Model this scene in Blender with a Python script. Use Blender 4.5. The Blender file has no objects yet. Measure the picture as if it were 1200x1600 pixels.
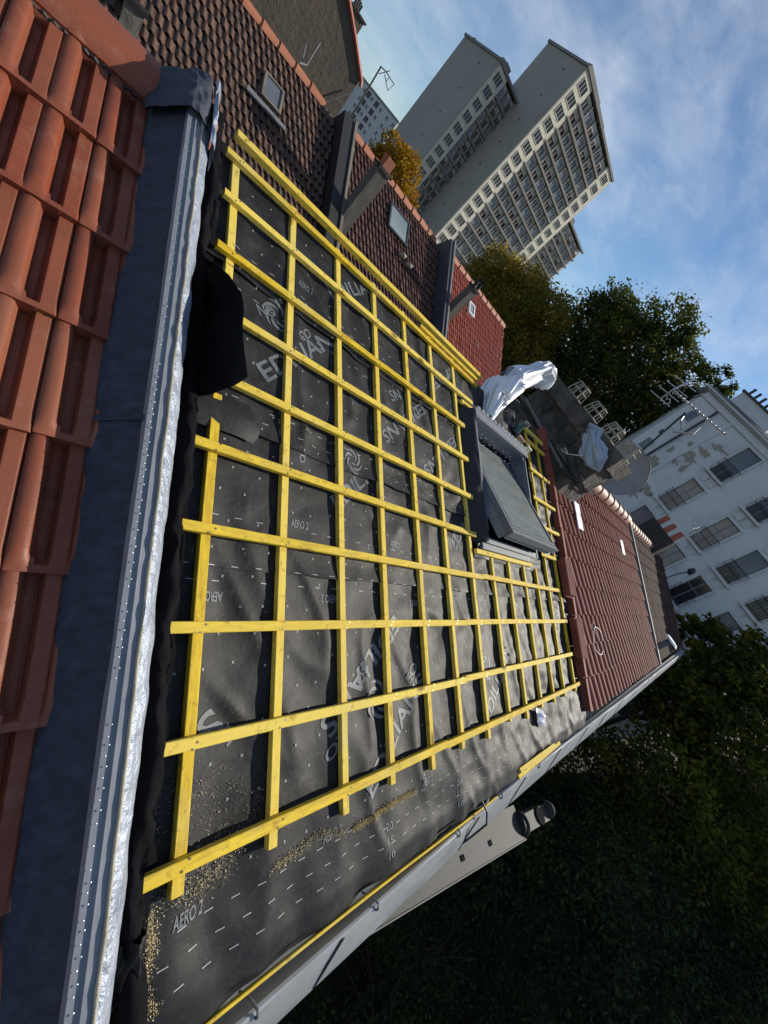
import bpy, math, random
from mathutils import Vector, Matrix, noise
random.seed(7)
S=bpy.context.scene
COL=S.collection
CZ=10.0                      # camera height above the courtyard
PI=math.pi
R=math.radians
# ------------------------------------------------------------------ helpers
class MB:
    def __init__(s): s.v=[];s.f=[];s.m=[];s.r=[]
    def add(s,vs,fs,mi=0,rnd=None):
        o=len(s.v); s.v+= [tuple(v) for v in vs]
        r=random.random() if rnd is None else rnd
        for f in fs: s.f.append([i+o for i in f]); s.m.append(mi); s.r.append(r)
    def hexa(s,p,mi=0,rnd=None):   # 8 corners: bottom loop, top loop
        s.add(p,[(0,3,2,1),(4,5,6,7),(0,1,5,4),(1,2,6,5),(2,3,7,6),(3,0,4,7)],mi,rnd)
    def box(s,x0,x1,y0,y1,z0,z1,mi=0,rnd=None):
        s.hexa([(x0,y0,z0),(x1,y0,z0),(x1,y1,z0),(x0,y1,z0),(x0,y0,z1),(x1,y0,z1),(x1,y1,z1),(x0,y1,z1)],mi,rnd)
    def bar(s,a,b,side,up,w,h,c=0.002,mi=0,seg=1,wob=0.0,rnd=None):   # chamfered bar; h upward from the axis
        a=Vector(a);b=Vector(b);side=Vector(side).normalized();up=Vector(up).normalized()
        q=w/2
        prof=[(-q+c,0),(q-c,0),(q,c),(q,h-c),(q-c,h),(-q+c,h),(-q,h-c),(-q,c)]
        vs=[];ph=random.random()*9
        for k in range(seg+1):
            t=k/seg; o=a.lerp(b,t)+side*(wob*math.sin(ph+t*5))+up*0
            for (i,j) in prof: vs.append(o+side*i+up*j)
        fs=[]
        for k in range(seg):
            for i in range(8):
                fs.append((k*8+i,k*8+(i+1)%8,(k+1)*8+(i+1)%8,(k+1)*8+i))
        fs.append(tuple(range(7,-1,-1))); fs.append(tuple(seg*8+i for i in range(8)))
        s.add(vs,fs,mi,rnd)
    def tube(s,pts,rad,n=8,mi=0,cap=True,rnd=None):
        pts=[Vector(p) for p in pts]
        if not hasattr(rad,'__len__'): rad=[rad]*len(pts)
        vs=[];prev=None
        for k,p in enumerate(pts):
            d=(pts[min(k+1,len(pts)-1)]-pts[max(k-1,0)])
            d=d.normalized() if d.length>1e-9 else Vector((0,0,1))
            if prev is None:
                a=d.cross(Vector((0,0,1)))
                if a.length<0.05: a=d.cross(Vector((1,0,0)))
                a.normalize()
            else:
                a=prev-d*prev.dot(d)
                a=a.normalized() if a.length>1e-6 else d.orthogonal().normalized()
            prev=a; b=d.cross(a)
            for i in range(n):
                t=2*PI*i/n; vs.append(p+(a*math.cos(t)+b*math.sin(t))*rad[k])
        fs=[]
        for k in range(len(pts)-1):
            for i in range(n): fs.append((k*n+i,k*n+(i+1)%n,(k+1)*n+(i+1)%n,(k+1)*n+i))
        if cap: fs.append(tuple(range(n-1,-1,-1))); fs.append(tuple((len(pts)-1)*n+i for i in range(n)))
        s.add(vs,fs,mi,rnd)
    def grid(s,nx,ny,fn,mi=0,rnd=None,flip=False):
        vs=[fn(i/nx,j/ny) for j in range(ny+1) for i in range(nx+1)]
        W=nx+1
        fs=[(j*W+i,j*W+i+1,(j+1)*W+i+1,(j+1)*W+i) for j in range(ny) for i in range(nx)]
        if flip: fs=[f[::-1] for f in fs]
        s.add(vs,fs,mi,rnd)
def mesh(name,mb,mats,off=(0,0,0),smooth=False):
    me=bpy.data.meshes.new(name)
    ox,oy,oz=off
    me.from_pydata([(x-ox,y-oy,z-oz) for x,y,z in mb.v],[],mb.f)
    for m in (mats if isinstance(mats,(list,tuple)) else [mats]): me.materials.append(m)
    me.polygons.foreach_set('material_index',mb.m)
    at=me.attributes.new('rnd','FLOAT','FACE'); at.data.foreach_set('value',mb.r)
    if smooth: me.polygons.foreach_set('use_smooth',[True]*len(mb.f))
    me.update(); return me
def thing(name,label,cat,loc=(0,0,0),rot=(0,0,0),group=None):
    o=bpy.data.objects.new(name,None); COL.objects.link(o); o.location=loc; o.rotation_euler=rot
    o.empty_display_size=0.1
    o['label']=label;o['category']=cat
    if group:o['group']=group
    return o
def part(name,mb,mats,parent,world=True,smooth=False,label=None,kind=None):
    root=parent
    while root.parent: root=root.parent
    me=mesh(name,mb,mats,tuple(root.location) if world else (0,0,0),smooth)
    o=bpy.data.objects.new(name,me); COL.objects.link(o); o.parent=parent
    if label:o['label']=label
    if kind:o['kind']=kind
    return o
def single(name,mb,mats,label,cat,loc=(0,0,0),group=None,smooth=False,kind=None):
    me=mesh(name,mb,mats,loc,smooth); o=bpy.data.objects.new(name,me); COL.objects.link(o); o.location=loc
    if label:o['label']=label
    if cat:o['category']=cat
    if group:o['group']=group
    if kind:o['kind']=kind
    return o
def struct(name,mb,mats,smooth=False,kind='structure'):
    me=mesh(name,mb,mats,(0,0,0),smooth); o=bpy.data.objects.new(name,me); COL.objects.link(o); o['kind']=kind
    return o
def copy_tree(o,parent=None):
    c=o.copy(); COL.objects.link(c)
    if parent is not None: c.parent=parent
    for ch in [q for q in bpy.data.objects if q.parent==o]: copy_tree(ch,c)
    return c
def sp(o,q=35):   # smooth by angle
    for p in o.data.polygons: p.use_smooth=True
    m=o.modifiers.new('es','EDGE_SPLIT'); m.split_angle=R(q)
# ------------------------------------------------------------------ materials
def nt(name):
    m=bpy.data.materials.new(name); m.use_nodes=True; t=m.node_tree
    b=t.nodes['Principled BSDF']; return m,t,b
def N(t,k,**a):
    n=t.nodes.new(k)
    for q,v in a.items():
        if q.startswith('i_'): n.inputs[q[2:].replace('_',' ')].default_value=v
        else: setattr(n,q,v)
    return n
def mix(t,fac,a,b,blend='MIX'):
    m=t.nodes.new('ShaderNodeMix'); m.data_type='RGBA'; m.blend_type=blend
    for i,v in ((0,fac),(6,a),(7,b)):
        if hasattr(v,'links'): t.links.new(v,m.inputs[i])
        else: m.inputs[i].default_value=v if i==0 else (v[0],v[1],v[2],1)
    return m.outputs[2]
def ramp(t,src,lo,hi):
    n=t.nodes.new('ShaderNodeMapRange'); n.inputs[1].default_value=lo;n.inputs[2].default_value=hi
    t.links.new(src,n.inputs[0]); return n.outputs[0]
def surf(name,c1,c2,scale=6,rough=.7,bump=.2,bscale=40,rndc=None,rnda=.5,spec=.5,metal=0,c3=None,s3=1.2,lo3=.55,hi3=.72,dist=.01,stretch=None,sheen=0,rough2=None):
    m,t,b=nt(name)
    tc=N(t,'ShaderNodeTexCoord'); src=tc.outputs['Object']
    if stretch:
        mp=N(t,'ShaderNodeMapping'); mp.inputs['Scale'].default_value=stretch; t.links.new(src,mp.inputs[0]); src=mp.outputs[0]
    n1=N(t,'ShaderNodeTexNoise',i_Scale=scale,i_Detail=7,i_Roughness=.65); t.links.new(src,n1.inputs['Vector'])
    col=mix(t,ramp(t,n1.outputs['Fac'],.3,.7),c1,c2)
    if rndc:
        at=N(t,'ShaderNodeAttribute'); at.attribute_name='rnd'
        ml=N(t,'ShaderNodeMath',operation='MULTIPLY'); ml.inputs[1].default_value=rnda; t.links.new(at.outputs['Fac'],ml.inputs[0])
        col=mix(t,ml.outputs[0],col,rndc)
    if c3:
        n3=N(t,'ShaderNodeTexNoise',i_Scale=s3,i_Detail=8,i_Roughness=.7); t.links.new(src,n3.inputs['Vector'])
        col=mix(t,ramp(t,n3.outputs['Fac'],lo3,hi3),col,c3)
    t.links.new(col,b.inputs['Base Color'])
    b.inputs['Metallic'].default_value=metal
    b.inputs['Specular IOR Level'].default_value=spec
    if rough2 is not None:
        rr=N(t,'ShaderNodeMapRange'); rr.inputs[1].default_value=.3;rr.inputs[2].default_value=.7;rr.inputs[3].default_value=rough;rr.inputs[4].default_value=rough2
        t.links.new(n1.outputs['Fac'],rr.inputs[0]); t.links.new(rr.outputs[0],b.inputs['Roughness'])
    else: b.inputs['Roughness'].default_value=rough
    if sheen: b.inputs['Sheen Weight'].default_value=sheen
    if bump:
        n2=N(t,'ShaderNodeTexNoise',i_Scale=bscale,i_Detail=6,i_Roughness=.6); t.links.new(src,n2.inputs['Vector'])
        bp=N(t,'ShaderNodeBump'); bp.inputs['Strength'].default_value=bump; bp.inputs['Distance'].default_value=dist
        t.links.new(n2.outputs['Fac'],bp.inputs['Height']); t.links.new(bp.outputs[0],b.inputs['Normal'])
    return m
M={}
def memmat():
    m,t,b=nt('underlay'); tc=N(t,'ShaderNodeTexCoord'); src=tc.outputs['Object']
    n1=N(t,'ShaderNodeTexNoise',i_Scale=2.2,i_Detail=8,i_Roughness=.62,i_Distortion=1.1); t.links.new(src,n1.inputs['Vector'])
    col=mix(t,ramp(t,n1.outputs['Fac'],.36,.74),(.006,.006,.007),(.018,.018,.018))
    n2=N(t,'ShaderNodeTexNoise',i_Scale=13,i_Detail=5,i_Roughness=.6,i_Distortion=.6); t.links.new(src,n2.inputs['Vector'])
    col=mix(t,ramp(t,n2.outputs['Fac'],.50,.82),col,(.036,.035,.033))
    n4=N(t,'ShaderNodeTexNoise',i_Scale=260,i_Detail=2); t.links.new(src,n4.inputs['Vector'])
    col=mix(t,ramp(t,n4.outputs['Fac'],.70,.80),col,(.10,.10,.09))
    t.links.new(col,b.inputs['Base Color']); b.inputs['Specular IOR Level'].default_value=.34
    rr=N(t,'ShaderNodeMapRange'); rr.inputs[3].default_value=.52; rr.inputs[4].default_value=.72; t.links.new(n2.outputs['Fac'],rr.inputs[0]); t.links.new(rr.outputs[0],b.inputs['Roughness'])
    ad=N(t,'ShaderNodeMath',operation='MULTIPLY_ADD'); ad.inputs[1].default_value=.12; t.links.new(n4.outputs['Fac'],ad.inputs[0]); t.links.new(n2.outputs['Fac'],ad.inputs[2])
    bp=N(t,'ShaderNodeBump'); bp.inputs['Strength'].default_value=.40; bp.inputs['Distance'].default_value=.008
    t.links.new(ad.outputs[0],bp.inputs['Height']); t.links.new(bp.outputs[0],b.inputs['Normal']); return m
M['membrane']=memmat()
M['flap']=surf('flap',(.006,.006,.008),(.012,.012,.014),5,.7,.2,90,spec=.15)  # darker copy of the underlay, with the flap's shaded face in its colour
M['print']=surf('print',(.09,.105,.12),(.17,.185,.20),30,.6,.1,90)
M['printline']=surf('printline',(.32,.33,.33),(.5,.5,.5),60,.6,0)
def woodmat(name,st,st2):
    m,t,b=nt(name)
    tc=N(t,'ShaderNodeTexCoord'); mp=N(t,'ShaderNodeMapping'); mp.inputs['Scale'].default_value=st; t.links.new(tc.outputs['Object'],mp.inputs[0])
    n1=N(t,'ShaderNodeTexNoise',i_Scale=10,i_Detail=8,i_Roughness=.65,i_Distortion=.6); t.links.new(mp.outputs[0],n1.inputs['Vector'])
    col=mix(t,ramp(t,n1.outputs['Fac'],.35,.68),(.78,.55,.022),(.44,.27,.016))
    at=N(t,'ShaderNodeAttribute'); at.attribute_name='rnd'
    ml=N(t,'ShaderNodeMath',operation='MULTIPLY'); ml.inputs[1].default_value=.75; t.links.new(at.outputs['Fac'],ml.inputs[0])
    col=mix(t,ml.outputs[0],col,(.80,.62,.13))
    n2=N(t,'ShaderNodeTexNoise',i_Scale=2.3,i_Detail=4,i_Roughness=.6); t.links.new(tc.outputs['Object'],n2.inputs['Vector'])
    col=mix(t,ramp(t,n2.outputs['Fac'],.52,.78),col,(.62,.50,.16))
    mp2=N(t,'ShaderNodeMapping'); mp2.inputs['Scale'].default_value=st2; t.links.new(tc.outputs['Object'],mp2.inputs[0])
    vo=N(t,'ShaderNodeTexVoronoi',i_Scale=9); t.links.new(mp2.outputs[0],vo.inputs['Vector'])
    col=mix(t,ramp(t,vo.outputs['Distance'],.17,.06),col,(.22,.11,.02))
    n3=N(t,'ShaderNodeTexNoise',i_Scale=26,i_Detail=5,i_Roughness=.7); t.links.new(tc.outputs['Object'],n3.inputs['Vector'])
    col=mix(t,ramp(t,n3.outputs['Fac'],.56,.72),col,(.30,.19,.03))
    t.links.new(col,b.inputs['Base Color']); b.inputs['Roughness'].default_value=.75; b.inputs['Specular IOR Level'].default_value=.25
    bp=N(t,'ShaderNodeBump'); bp.inputs['Strength'].default_value=.5; bp.inputs['Distance'].default_value=.003
    t.links.new(n1.outputs['Fac'],bp.inputs['Height']); t.links.new(bp.outputs[0],b.inputs['Normal']); return m
M['wood']=woodmat('wood',(5,.8,.8),(1,.35,.35)); M['woodx']=woodmat('wood_long',(.8,5,5),(.35,1,1))
M['screw']=surf('screw',(.12,.10,.06),(.25,.22,.12),50,.4,0,metal=.6)
M['tile']=surf('tile',(.245,.062,.028),(.135,.036,.020),7,.36,.3,120,rndc=(.27,.10,.055),rnda=.55,c3=(.30,.14,.09),s3=9,lo3=.55,hi3=.8,dist=.003,rough2=.7,spec=.35)
M['tiledark']=surf('tiledark',(.30,.088,.058),(.15,.045,.032),3,.75,.3,80,rndc=(.24,.075,.055),rnda=.6,c3=(.26,.14,.10),s3=2.2,lo3=.62,hi3=.85,dist=.004,spec=.2)
M['tiler']=surf('tiler',(.50,.12,.065),(.40,.095,.055),2,.6,.2,80,rndc=(.42,.13,.08),rnda=.5,dist=.004)
M['tilebr']=surf('tilebr',(.085,.045,.030),(.03,.02,.016),2.5,.85,.4,60,rndc=(.17,.09,.06),rnda=.5,c3=(.30,.10,.05),s3=1.1,lo3=.62,hi3=.7,dist=.008)
M['tilebr2']=surf('tilebr2',(.085,.034,.024),(.045,.02,.016),2.5,.75,.4,60,rndc=(.14,.06,.04),rnda=.6,dist=.008)
M['tileold']=surf('tileold',(.060,.030,.022),(.035,.019,.015),1.5,.8,.4,50,rndc=(.09,.048,.035),rnda=.6,dist=.01,spec=.15)
M['ridge']=surf('ridge',(.38,.13,.06),(.28,.09,.045),5,.65,.3,50,rndc=(.48,.18,.09),rnda=.5)
M['ridgep']=surf('ridgep',(.35,.17,.12),(.25,.11,.08),5,.6,.3,50,rndc=(.42,.24,.18),rnda=.5)
M['bitumen']=surf('bitumen',(.030,.037,.055),(.055,.066,.092),9,.7,.8,60,c3=(.085,.098,.125),s3=5,lo3=.52,hi3=.85,dist=.006,stretch=(1,5,5),spec=.35)
M['casing']=surf('casing',(.040,.040,.037),(.062,.062,.057),5,.7,.2,40,c3=(.05,.05,.045),s3=3,lo3=.5,hi3=.7,stretch=(1,6,6))
M['under']=surf('shade_black',(.008,.008,.010),(.010,.010,.011),5,.9,.4,60,spec=.05)  # near-black: shade on the upturned sheet edge is put into the colour
M['loggia']=surf('loggia',(.55,.53,.47),(.42,.40,.36),.3,.9,.2,2)
M['zinc']=surf('zinc',(.20,.23,.27),(.30,.33,.38),6,.38,.2,30,metal=.6,c3=(.42,.45,.48),s3=9,lo3=.58,hi3=.75,dist=.003,rough2=.5)
M['galv']=surf('galv',(.16,.18,.21),(.24,.26,.30),8,.75,.1,60,metal=.0,rough2=.55,c3=(.24,.25,.26),s3=7,lo3=.62,hi3=.8)
M['gutter']=surf('gutter',(.26,.275,.295),(.35,.365,.385),5,.5,.1,40,metal=.1,c3=(.17,.175,.18),s3=2.5,lo3=.55,hi3=.8,rough2=.6)
M['foil']=surf('foil',(.38,.42,.50),(.24,.28,.35),12,.5,.8,20,metal=.35,c3=(.5,.42,.3),s3=7,lo3=.66,hi3=.75,dist=.02,rough2=.36)
M['sealant']=surf('sealant',(.45,.40,.30),(.30,.26,.19),12,.7,.4,60)
M['frame']=surf('frame',(.13,.145,.165),(.17,.185,.205),8,.6,.05,60,spec=.3)
M['framedk']=surf('framedk',(.035,.037,.04),(.05,.052,.055),8,.45,.05,60)
M['dust']=surf('dust',(.16,.18,.165),(.25,.27,.25),5,.35,.1,30,spec=.5,c3=(.12,.14,.135),s3=2,lo3=.45,hi3=.7,stretch=(1,4,1))
M['white']=surf('white',(.78,.79,.80),(.70,.72,.75),4,.5,.1,30)
M['bag']=surf('bag',(.82,.84,.88),(.74,.77,.82),3,.32,.2,14,spec=.6,dist=.02)
M['cloth']=surf('cloth',(.28,.35,.45),(.40,.47,.56),5,.55,.3,20,dist=.02)
M['black']=surf('black',(.012,.012,.013),(.02,.02,.02),8,.6,.1,40)
M['straw']=surf('straw',(.80,.68,.40),(.66,.52,.28),40,.8,0,rndc=(.86,.80,.58),rnda=.7)
M['mortar']=surf('mortar',(.075,.066,.058),(.15,.13,.11),5,.95,1.0,14,c3=(.045,.040,.035),s3=3.2,lo3=.48,hi3=.62,dist=.06)
M['concrete']=surf('concrete',(.20,.175,.14),(.13,.115,.095),3,.9,.6,25,c3=(.07,.06,.05),s3=1.5,lo3=.55,hi3=.8,dist=.02)
M['render']=surf('render',(.12,.095,.070),(.075,.06,.047),.8,.9,.8,9,c3=(.13,.105,.08),s3=.6,lo3=.6,hi3=.8,dist=.03)
M['mortar2']=surf('mortar2',(.13,.12,.10),(.09,.08,.07),3,.9,.5,25)
M['slate']=surf('slate',(.035,.04,.05),(.055,.062,.075),3,.5,.2,30)
M['lead']=surf('lead',(.13,.135,.14),(.19,.19,.19),6,.7,.2,30,spec=.3)
M['plaster']=surf('plaster',(.68,.675,.67),(.62,.62,.62),.6,.9,.15,14,c3=(.42,.42,.42),s3=.35,lo3=.5,hi3=.8)
M['patch']=surf('patch',(.30,.27,.21),(.38,.35,.29),5,.9,.5,30)
M['trim']=surf('trim',(.64,.64,.63),(.55,.55,.54),2,.85,.1,30)
M['iron']=surf('iron',(.015,.016,.02),(.03,.03,.035),9,.5,.1,40)
M['alu']=surf('alu',(.55,.56,.57),(.42,.43,.44),9,.35,.1,40,metal=.8)
M['dish']=surf('dish',(.22,.235,.23),(.28,.29,.285),5,.6,.1,40)
M['curtain']=surf('curtain',(.42,.38,.32),(.30,.27,.23),9,.9,.2,20,stretch=(1,8,.5))
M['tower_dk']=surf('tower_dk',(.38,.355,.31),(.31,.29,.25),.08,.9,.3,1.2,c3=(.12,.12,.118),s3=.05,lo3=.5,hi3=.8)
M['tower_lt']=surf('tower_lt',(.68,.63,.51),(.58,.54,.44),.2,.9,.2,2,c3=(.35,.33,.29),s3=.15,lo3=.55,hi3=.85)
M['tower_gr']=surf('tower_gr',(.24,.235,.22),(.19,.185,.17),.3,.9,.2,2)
M['block']=surf('block',(.62,.61,.58),(.52,.51,.49),.2,.9,.1,2)
M['ptile']=surf('ptile',(.30,.07,.045),(.42,.12,.07),6,.6,.2,50)
M['card']=surf('card',(.40,.24,.13),(.34,.20,.11),6,.8,.2,30)
M['teal']=surf('teal',(.02,.07,.075),(.03,.09,.09),6,.4,.1,30)
M['skin']=surf('earth',(.025,.022,.015),(.04,.035,.022),.5,.95,.5,4)
M['bark']=surf('bark',(.07,.055,.04),(.04,.032,.025),4,.9,.8,20,dist=.03)
M['person']=surf('shirt',(.05,.05,.055),(.07,.07,.075),4,.8,.1,20)
def glass(name,c=(.02,.025,.03),rough=.15,c2=None):
    m,t,b=nt(name); b.inputs['Base Color'].default_value=(*c,1); b.inputs['Roughness'].default_value=rough
    b.inputs['Specular IOR Level'].default_value=.35
    at=N(t,'ShaderNodeTexCoord'); n=N(t,'ShaderNodeTexNoise',i_Scale=.7,i_Detail=3); t.links.new(at.outputs['Object'],n.inputs['Vector'])
    t.links.new(mix(t,ramp(t,n.outputs['Fac'],.4,.6),c,c2 or tuple(x*2.2 for x in c)),b.inputs['Base Color'])
    return m
M['glass']=glass('glass'); M['glasssky']=glass('skylight_glass',(.17,.21,.22),.12,(.24,.29,.29)); M['glassdk']=glass('glass_dark',(.02,.022,.025),.1)
M['glassbl']=glass('glass_blind',(.09,.105,.13),.15,(.13,.145,.17))
def leafmat(name,a,b_,c,trans=.35):
    m,t,b=nt(name)
    at=N(t,'ShaderNodeAttribute'); at.attribute_name='rnd'
    cr=N(t,'ShaderNodeValToRGB'); e=cr.color_ramp.elements
    e[0].color=(*a,1); e[1].color=(*c,1); k=e.new(.55); k.color=(*b_,1)
    t.links.new(at.outputs['Fac'],cr.inputs[0]); t.links.new(cr.outputs[0],b.inputs['Base Color'])
    b.inputs['Roughness'].default_value=.55; b.inputs['Specular IOR Level'].default_value=.08
    tr=N(t,'ShaderNodeBsdfTranslucent'); t.links.new(cr.outputs[0],tr.inputs[0])
    mx=N(t,'ShaderNodeMixShader'); mx.inputs[0].default_value=trans
    t.links.new(b.outputs[0],mx.inputs[1]); t.links.new(tr.outputs[0],mx.inputs[2]); t.links.new(mx.outputs[0],t.nodes['Material Output'].inputs[0])
    return m
M['lf_autumn']=leafmat('leaf_autumn',(.09,.10,.025),(.24,.20,.035),(.55,.32,.03),.6)
M['lf_green']=leafmat('leaf_green',(.028,.045,.012),(.065,.088,.02),(.22,.20,.03),.5)
M['lf_yellow']=leafmat('leaf_yellow',(.24,.15,.015),(.42,.24,.015),(.45,.18,.02),.4)
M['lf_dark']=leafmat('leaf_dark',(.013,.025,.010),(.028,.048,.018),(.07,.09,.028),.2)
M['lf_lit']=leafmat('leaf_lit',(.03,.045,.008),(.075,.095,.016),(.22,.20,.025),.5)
# ------------------------------------------------------------------ roof frame
AL=R(21.54); CA,SA=math.cos(AL),math.sin(AL); H=1.4
AX=Vector((1,0,0)); AS=Vector((0,CA,SA)); AN=Vector((0,-SA,CA))
def P(x,s,n=0.):
    return (x, s*CA-(n-H)*SA, CZ+s*SA+(n-H)*CA)
CNT=[.728,1.06,1.414,1.746,2.097,2.437,2.796,3.164,3.515,3.868,4.211,4.557,4.934,5.25]
def hm(x,s):
    """height of the sagging membrane above the roof plane"""
    xs=[.40]+CNT
    for i in range(len(xs)-1):
        if x<=xs[i+1]: break
    a,b=xs[i],xs[i+1]; t=max(0,min(1,(x-a)/(b-a)))
    w=math.sin(PI*t)**1.0
    nz=noise.noise(Vector((x*1.6+3,s*1.6,.3)))
    n2=noise.noise(Vector((x*4+s*3,s*4.5-x*2,7.1)))
    n3=noise.noise(Vector((x*9,s*13,2.2)))
    far=min(1,max(0,(x-2)/2.5))
    r1=1-abs(noise.noise(Vector((x*3.1+s*1.7+5,s*1.3,4.2))))*2.2
    h=w*(-.014+.018*nz+.013*n2+.019*max(0,r1)**4+.005*n3*(1+far*2))+ (1-w)*.0012*n3
    h+=.006*far*noise.noise(Vector((x*16,s*7,1)))*w
    # loose, more crumpled foot of the sheet
    if s<-.72:
        k=min(1,(-.72-s)/.2); h+=k*(.014*noise.noise(Vector((x*3,s*4,9)))+.009*noise.noise(Vector((x*8,s*5,3))))
    if s<-.98: h-=(-.98-s)*.30
    return h
# ---- camera
cam=bpy.data.cameras.new('camera'); co=bpy.data.objects.new('camera',cam); COL.objects.link(co)
Xc=Vector((0.62499111,-0.19522845,-0.75582535));Yc=Vector((-0.32349849,0.81639831,-0.47837488));Zc=Vector((0.71044693,0.54348841,0.44708558))
rot=Matrix((Xc,Yc,Zc))
co.matrix_world=Matrix.Translation((0,0,CZ))@rot.to_4x4()
cam.sensor_fit='VERTICAL'; cam.sensor_height=36; cam.sensor_width=27; cam.lens=14.4; cam.clip_start=.02; cam.clip_end=3000
S.camera=co
# ------------------------------------------------------------------ world + sun
SUN=Vector((.82,-.22,.48)).normalized()
w=bpy.data.worlds.new('World'); S.world=w; w.use_nodes=True; t=w.node_tree
bg=t.nodes['Background']
sky=N(t,'ShaderNodeTexSky',sky_type='NISHITA',sun_disc=False); sky.sun_elevation=math.asin(SUN.z); sky.sun_rotation=math.atan2(SUN.x,SUN.y)
sky.air_density=1.0; sky.dust_density=.1; sky.ozone_density=3.5
tc=N(t,'ShaderNodeTexCoord')
def cloud(rotz,scale,stretch,lo,hi,det=7):
    mp=N(t,'ShaderNodeMapping'); mp.inputs['Rotation'].default_value=(R(12),R(-20),rotz); mp.inputs['Scale'].default_value=stretch
    t.links.new(tc.outputs['Generated'],mp.inputs[0])
    n=N(t,'ShaderNodeTexNoise',i_Scale=scale,i_Detail=det,i_Roughness=.58,i_Distortion=.35); t.links.new(mp.outputs[0],n.inputs['Vector'])
    q=N(t,'ShaderNodeMapRange',interpolation_type='SMOOTHSTEP'); q.inputs[1].default_value=lo;q.inputs[2].default_value=hi; t.links.new(n.outputs['Fac'],q.inputs[0]); return q.outputs[0]
c1=cloud(R(35),1.5,(.8,2.6,3.6),.38,.80); c2=cloud(R(60),5,(.45,3.2,3.6),.40,.82)
ad=N(t,'ShaderNodeMath',operation='ADD'); t.links.new(c1,ad.inputs[0])
ml=N(t,'ShaderNodeMath',operation='MULTIPLY'); ml.inputs[1].default_value=.45; t.links.new(c2,ml.inputs[0]); t.links.new(ml.outputs[0],ad.inputs[1])
ml2=N(t,'ShaderNodeMath',operation='MULTIPLY',use_clamp=True); ml2.inputs[1].default_value=.43; t.links.new(ad.outputs[0],ml2.inputs[0])
hs0=N(t,'ShaderNodeHueSaturation'); hs0.inputs['Saturation'].default_value=1.06; t.links.new(sky.outputs[0],hs0.inputs['Color'])
ccol=mix(t,ml2.outputs[0],hs0.outputs[0],(8.2,8.6,9.2))
t.links.new(ccol,bg.inputs[0]); bg.inputs[1].default_value=.100
sl=bpy.data.lights.new('sun','SUN'); sl.energy=4.7; sl.angle=R(.5); sl.color=(1,.93,.80)
so=bpy.data.objects.new('sun',sl); COL.objects.link(so); so.rotation_euler=(-SUN).to_track_quat('-Z','Y').to_euler(); so.location=(10,-2,30)
S.view_settings.view_transform='Standard'; S.view_settings.look='None'; S.view_settings.exposure=0.14; S.view_settings.gamma=1
S.render.engine='CYCLES'
S.render.resolution_x=768;S.render.resolution_y=1024
# ------------------------------------------------------------------ ground
mb=MB(); mb.grid(60,60,lambda u,v:((u-.5)*2400,(v-.5)*2400,-.02),rnd=.5); struct('ground',mb,M['skin'])
# ==================================================================== HOUSE UNDER REPAIR
hs=thing('terraced_house','long low-pitched house whose roof is stripped to black underlay under yellow battens','house',(2.6,1.0,0))
mb=MB()
# walls and deck as one solid under the roof
xa,xb=.50,5.22
def prism_roof(mb,xa,xb,s0,s1,n,zb=0.,back=True):
    a=P(xa,s0,n);b=P(xa,s1,n)
    ys=a[1];yr=b[1];zs=a[2];zr=b[2]; yb=yr+(yr-ys)*.9
    pts=[(ys+.12,zb),(ys+.12,zs-.10),(ys,zs-.05),(ys,zs),(yr,zr),(yb,zs-.1),(yb,zb)]
    vs=[(xa,y,z) for y,z in pts]+[(xb,y,z) for y,z in pts]; n_=len(pts)
    fs=[tuple(range(n_)),tuple(range(2*n_-1,n_-1,-1))]+[(i,i+n_,(i+1)%n_+n_,(i+1)%n_) for i in range(n_)]
    mb.add(vs,fs)
prism_roof(mb,xa,2.975,-.98,2.20,-.05); prism_roof(mb,4.165,xb,-.98,2.20,-.05)
def rb(mb,x0,x1,s0,s1,n0,n1,mi=0,f=P): mb.hexa([f(x0,s0,n0),f(x1,s0,n0),f(x1,s1,n0),f(x0,s1,n0),f(x0,s0,n1),f(x1,s0,n1),f(x1,s1,n1),f(x0,s1,n1)],mi)
rb(mb,2.976,4.164,-.98,.645,-.2,-.052); rb(mb,2.976,4.164,1.795,2.2,-.2,-.052); mb.box(2.976,4.164,P(3,-.98,0)[1]+.12,P(3,-.98,0)[1]+.3,0,P(3,-.98,0)[2]-.15); part('wall',mb,M['concrete'],hs)
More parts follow.
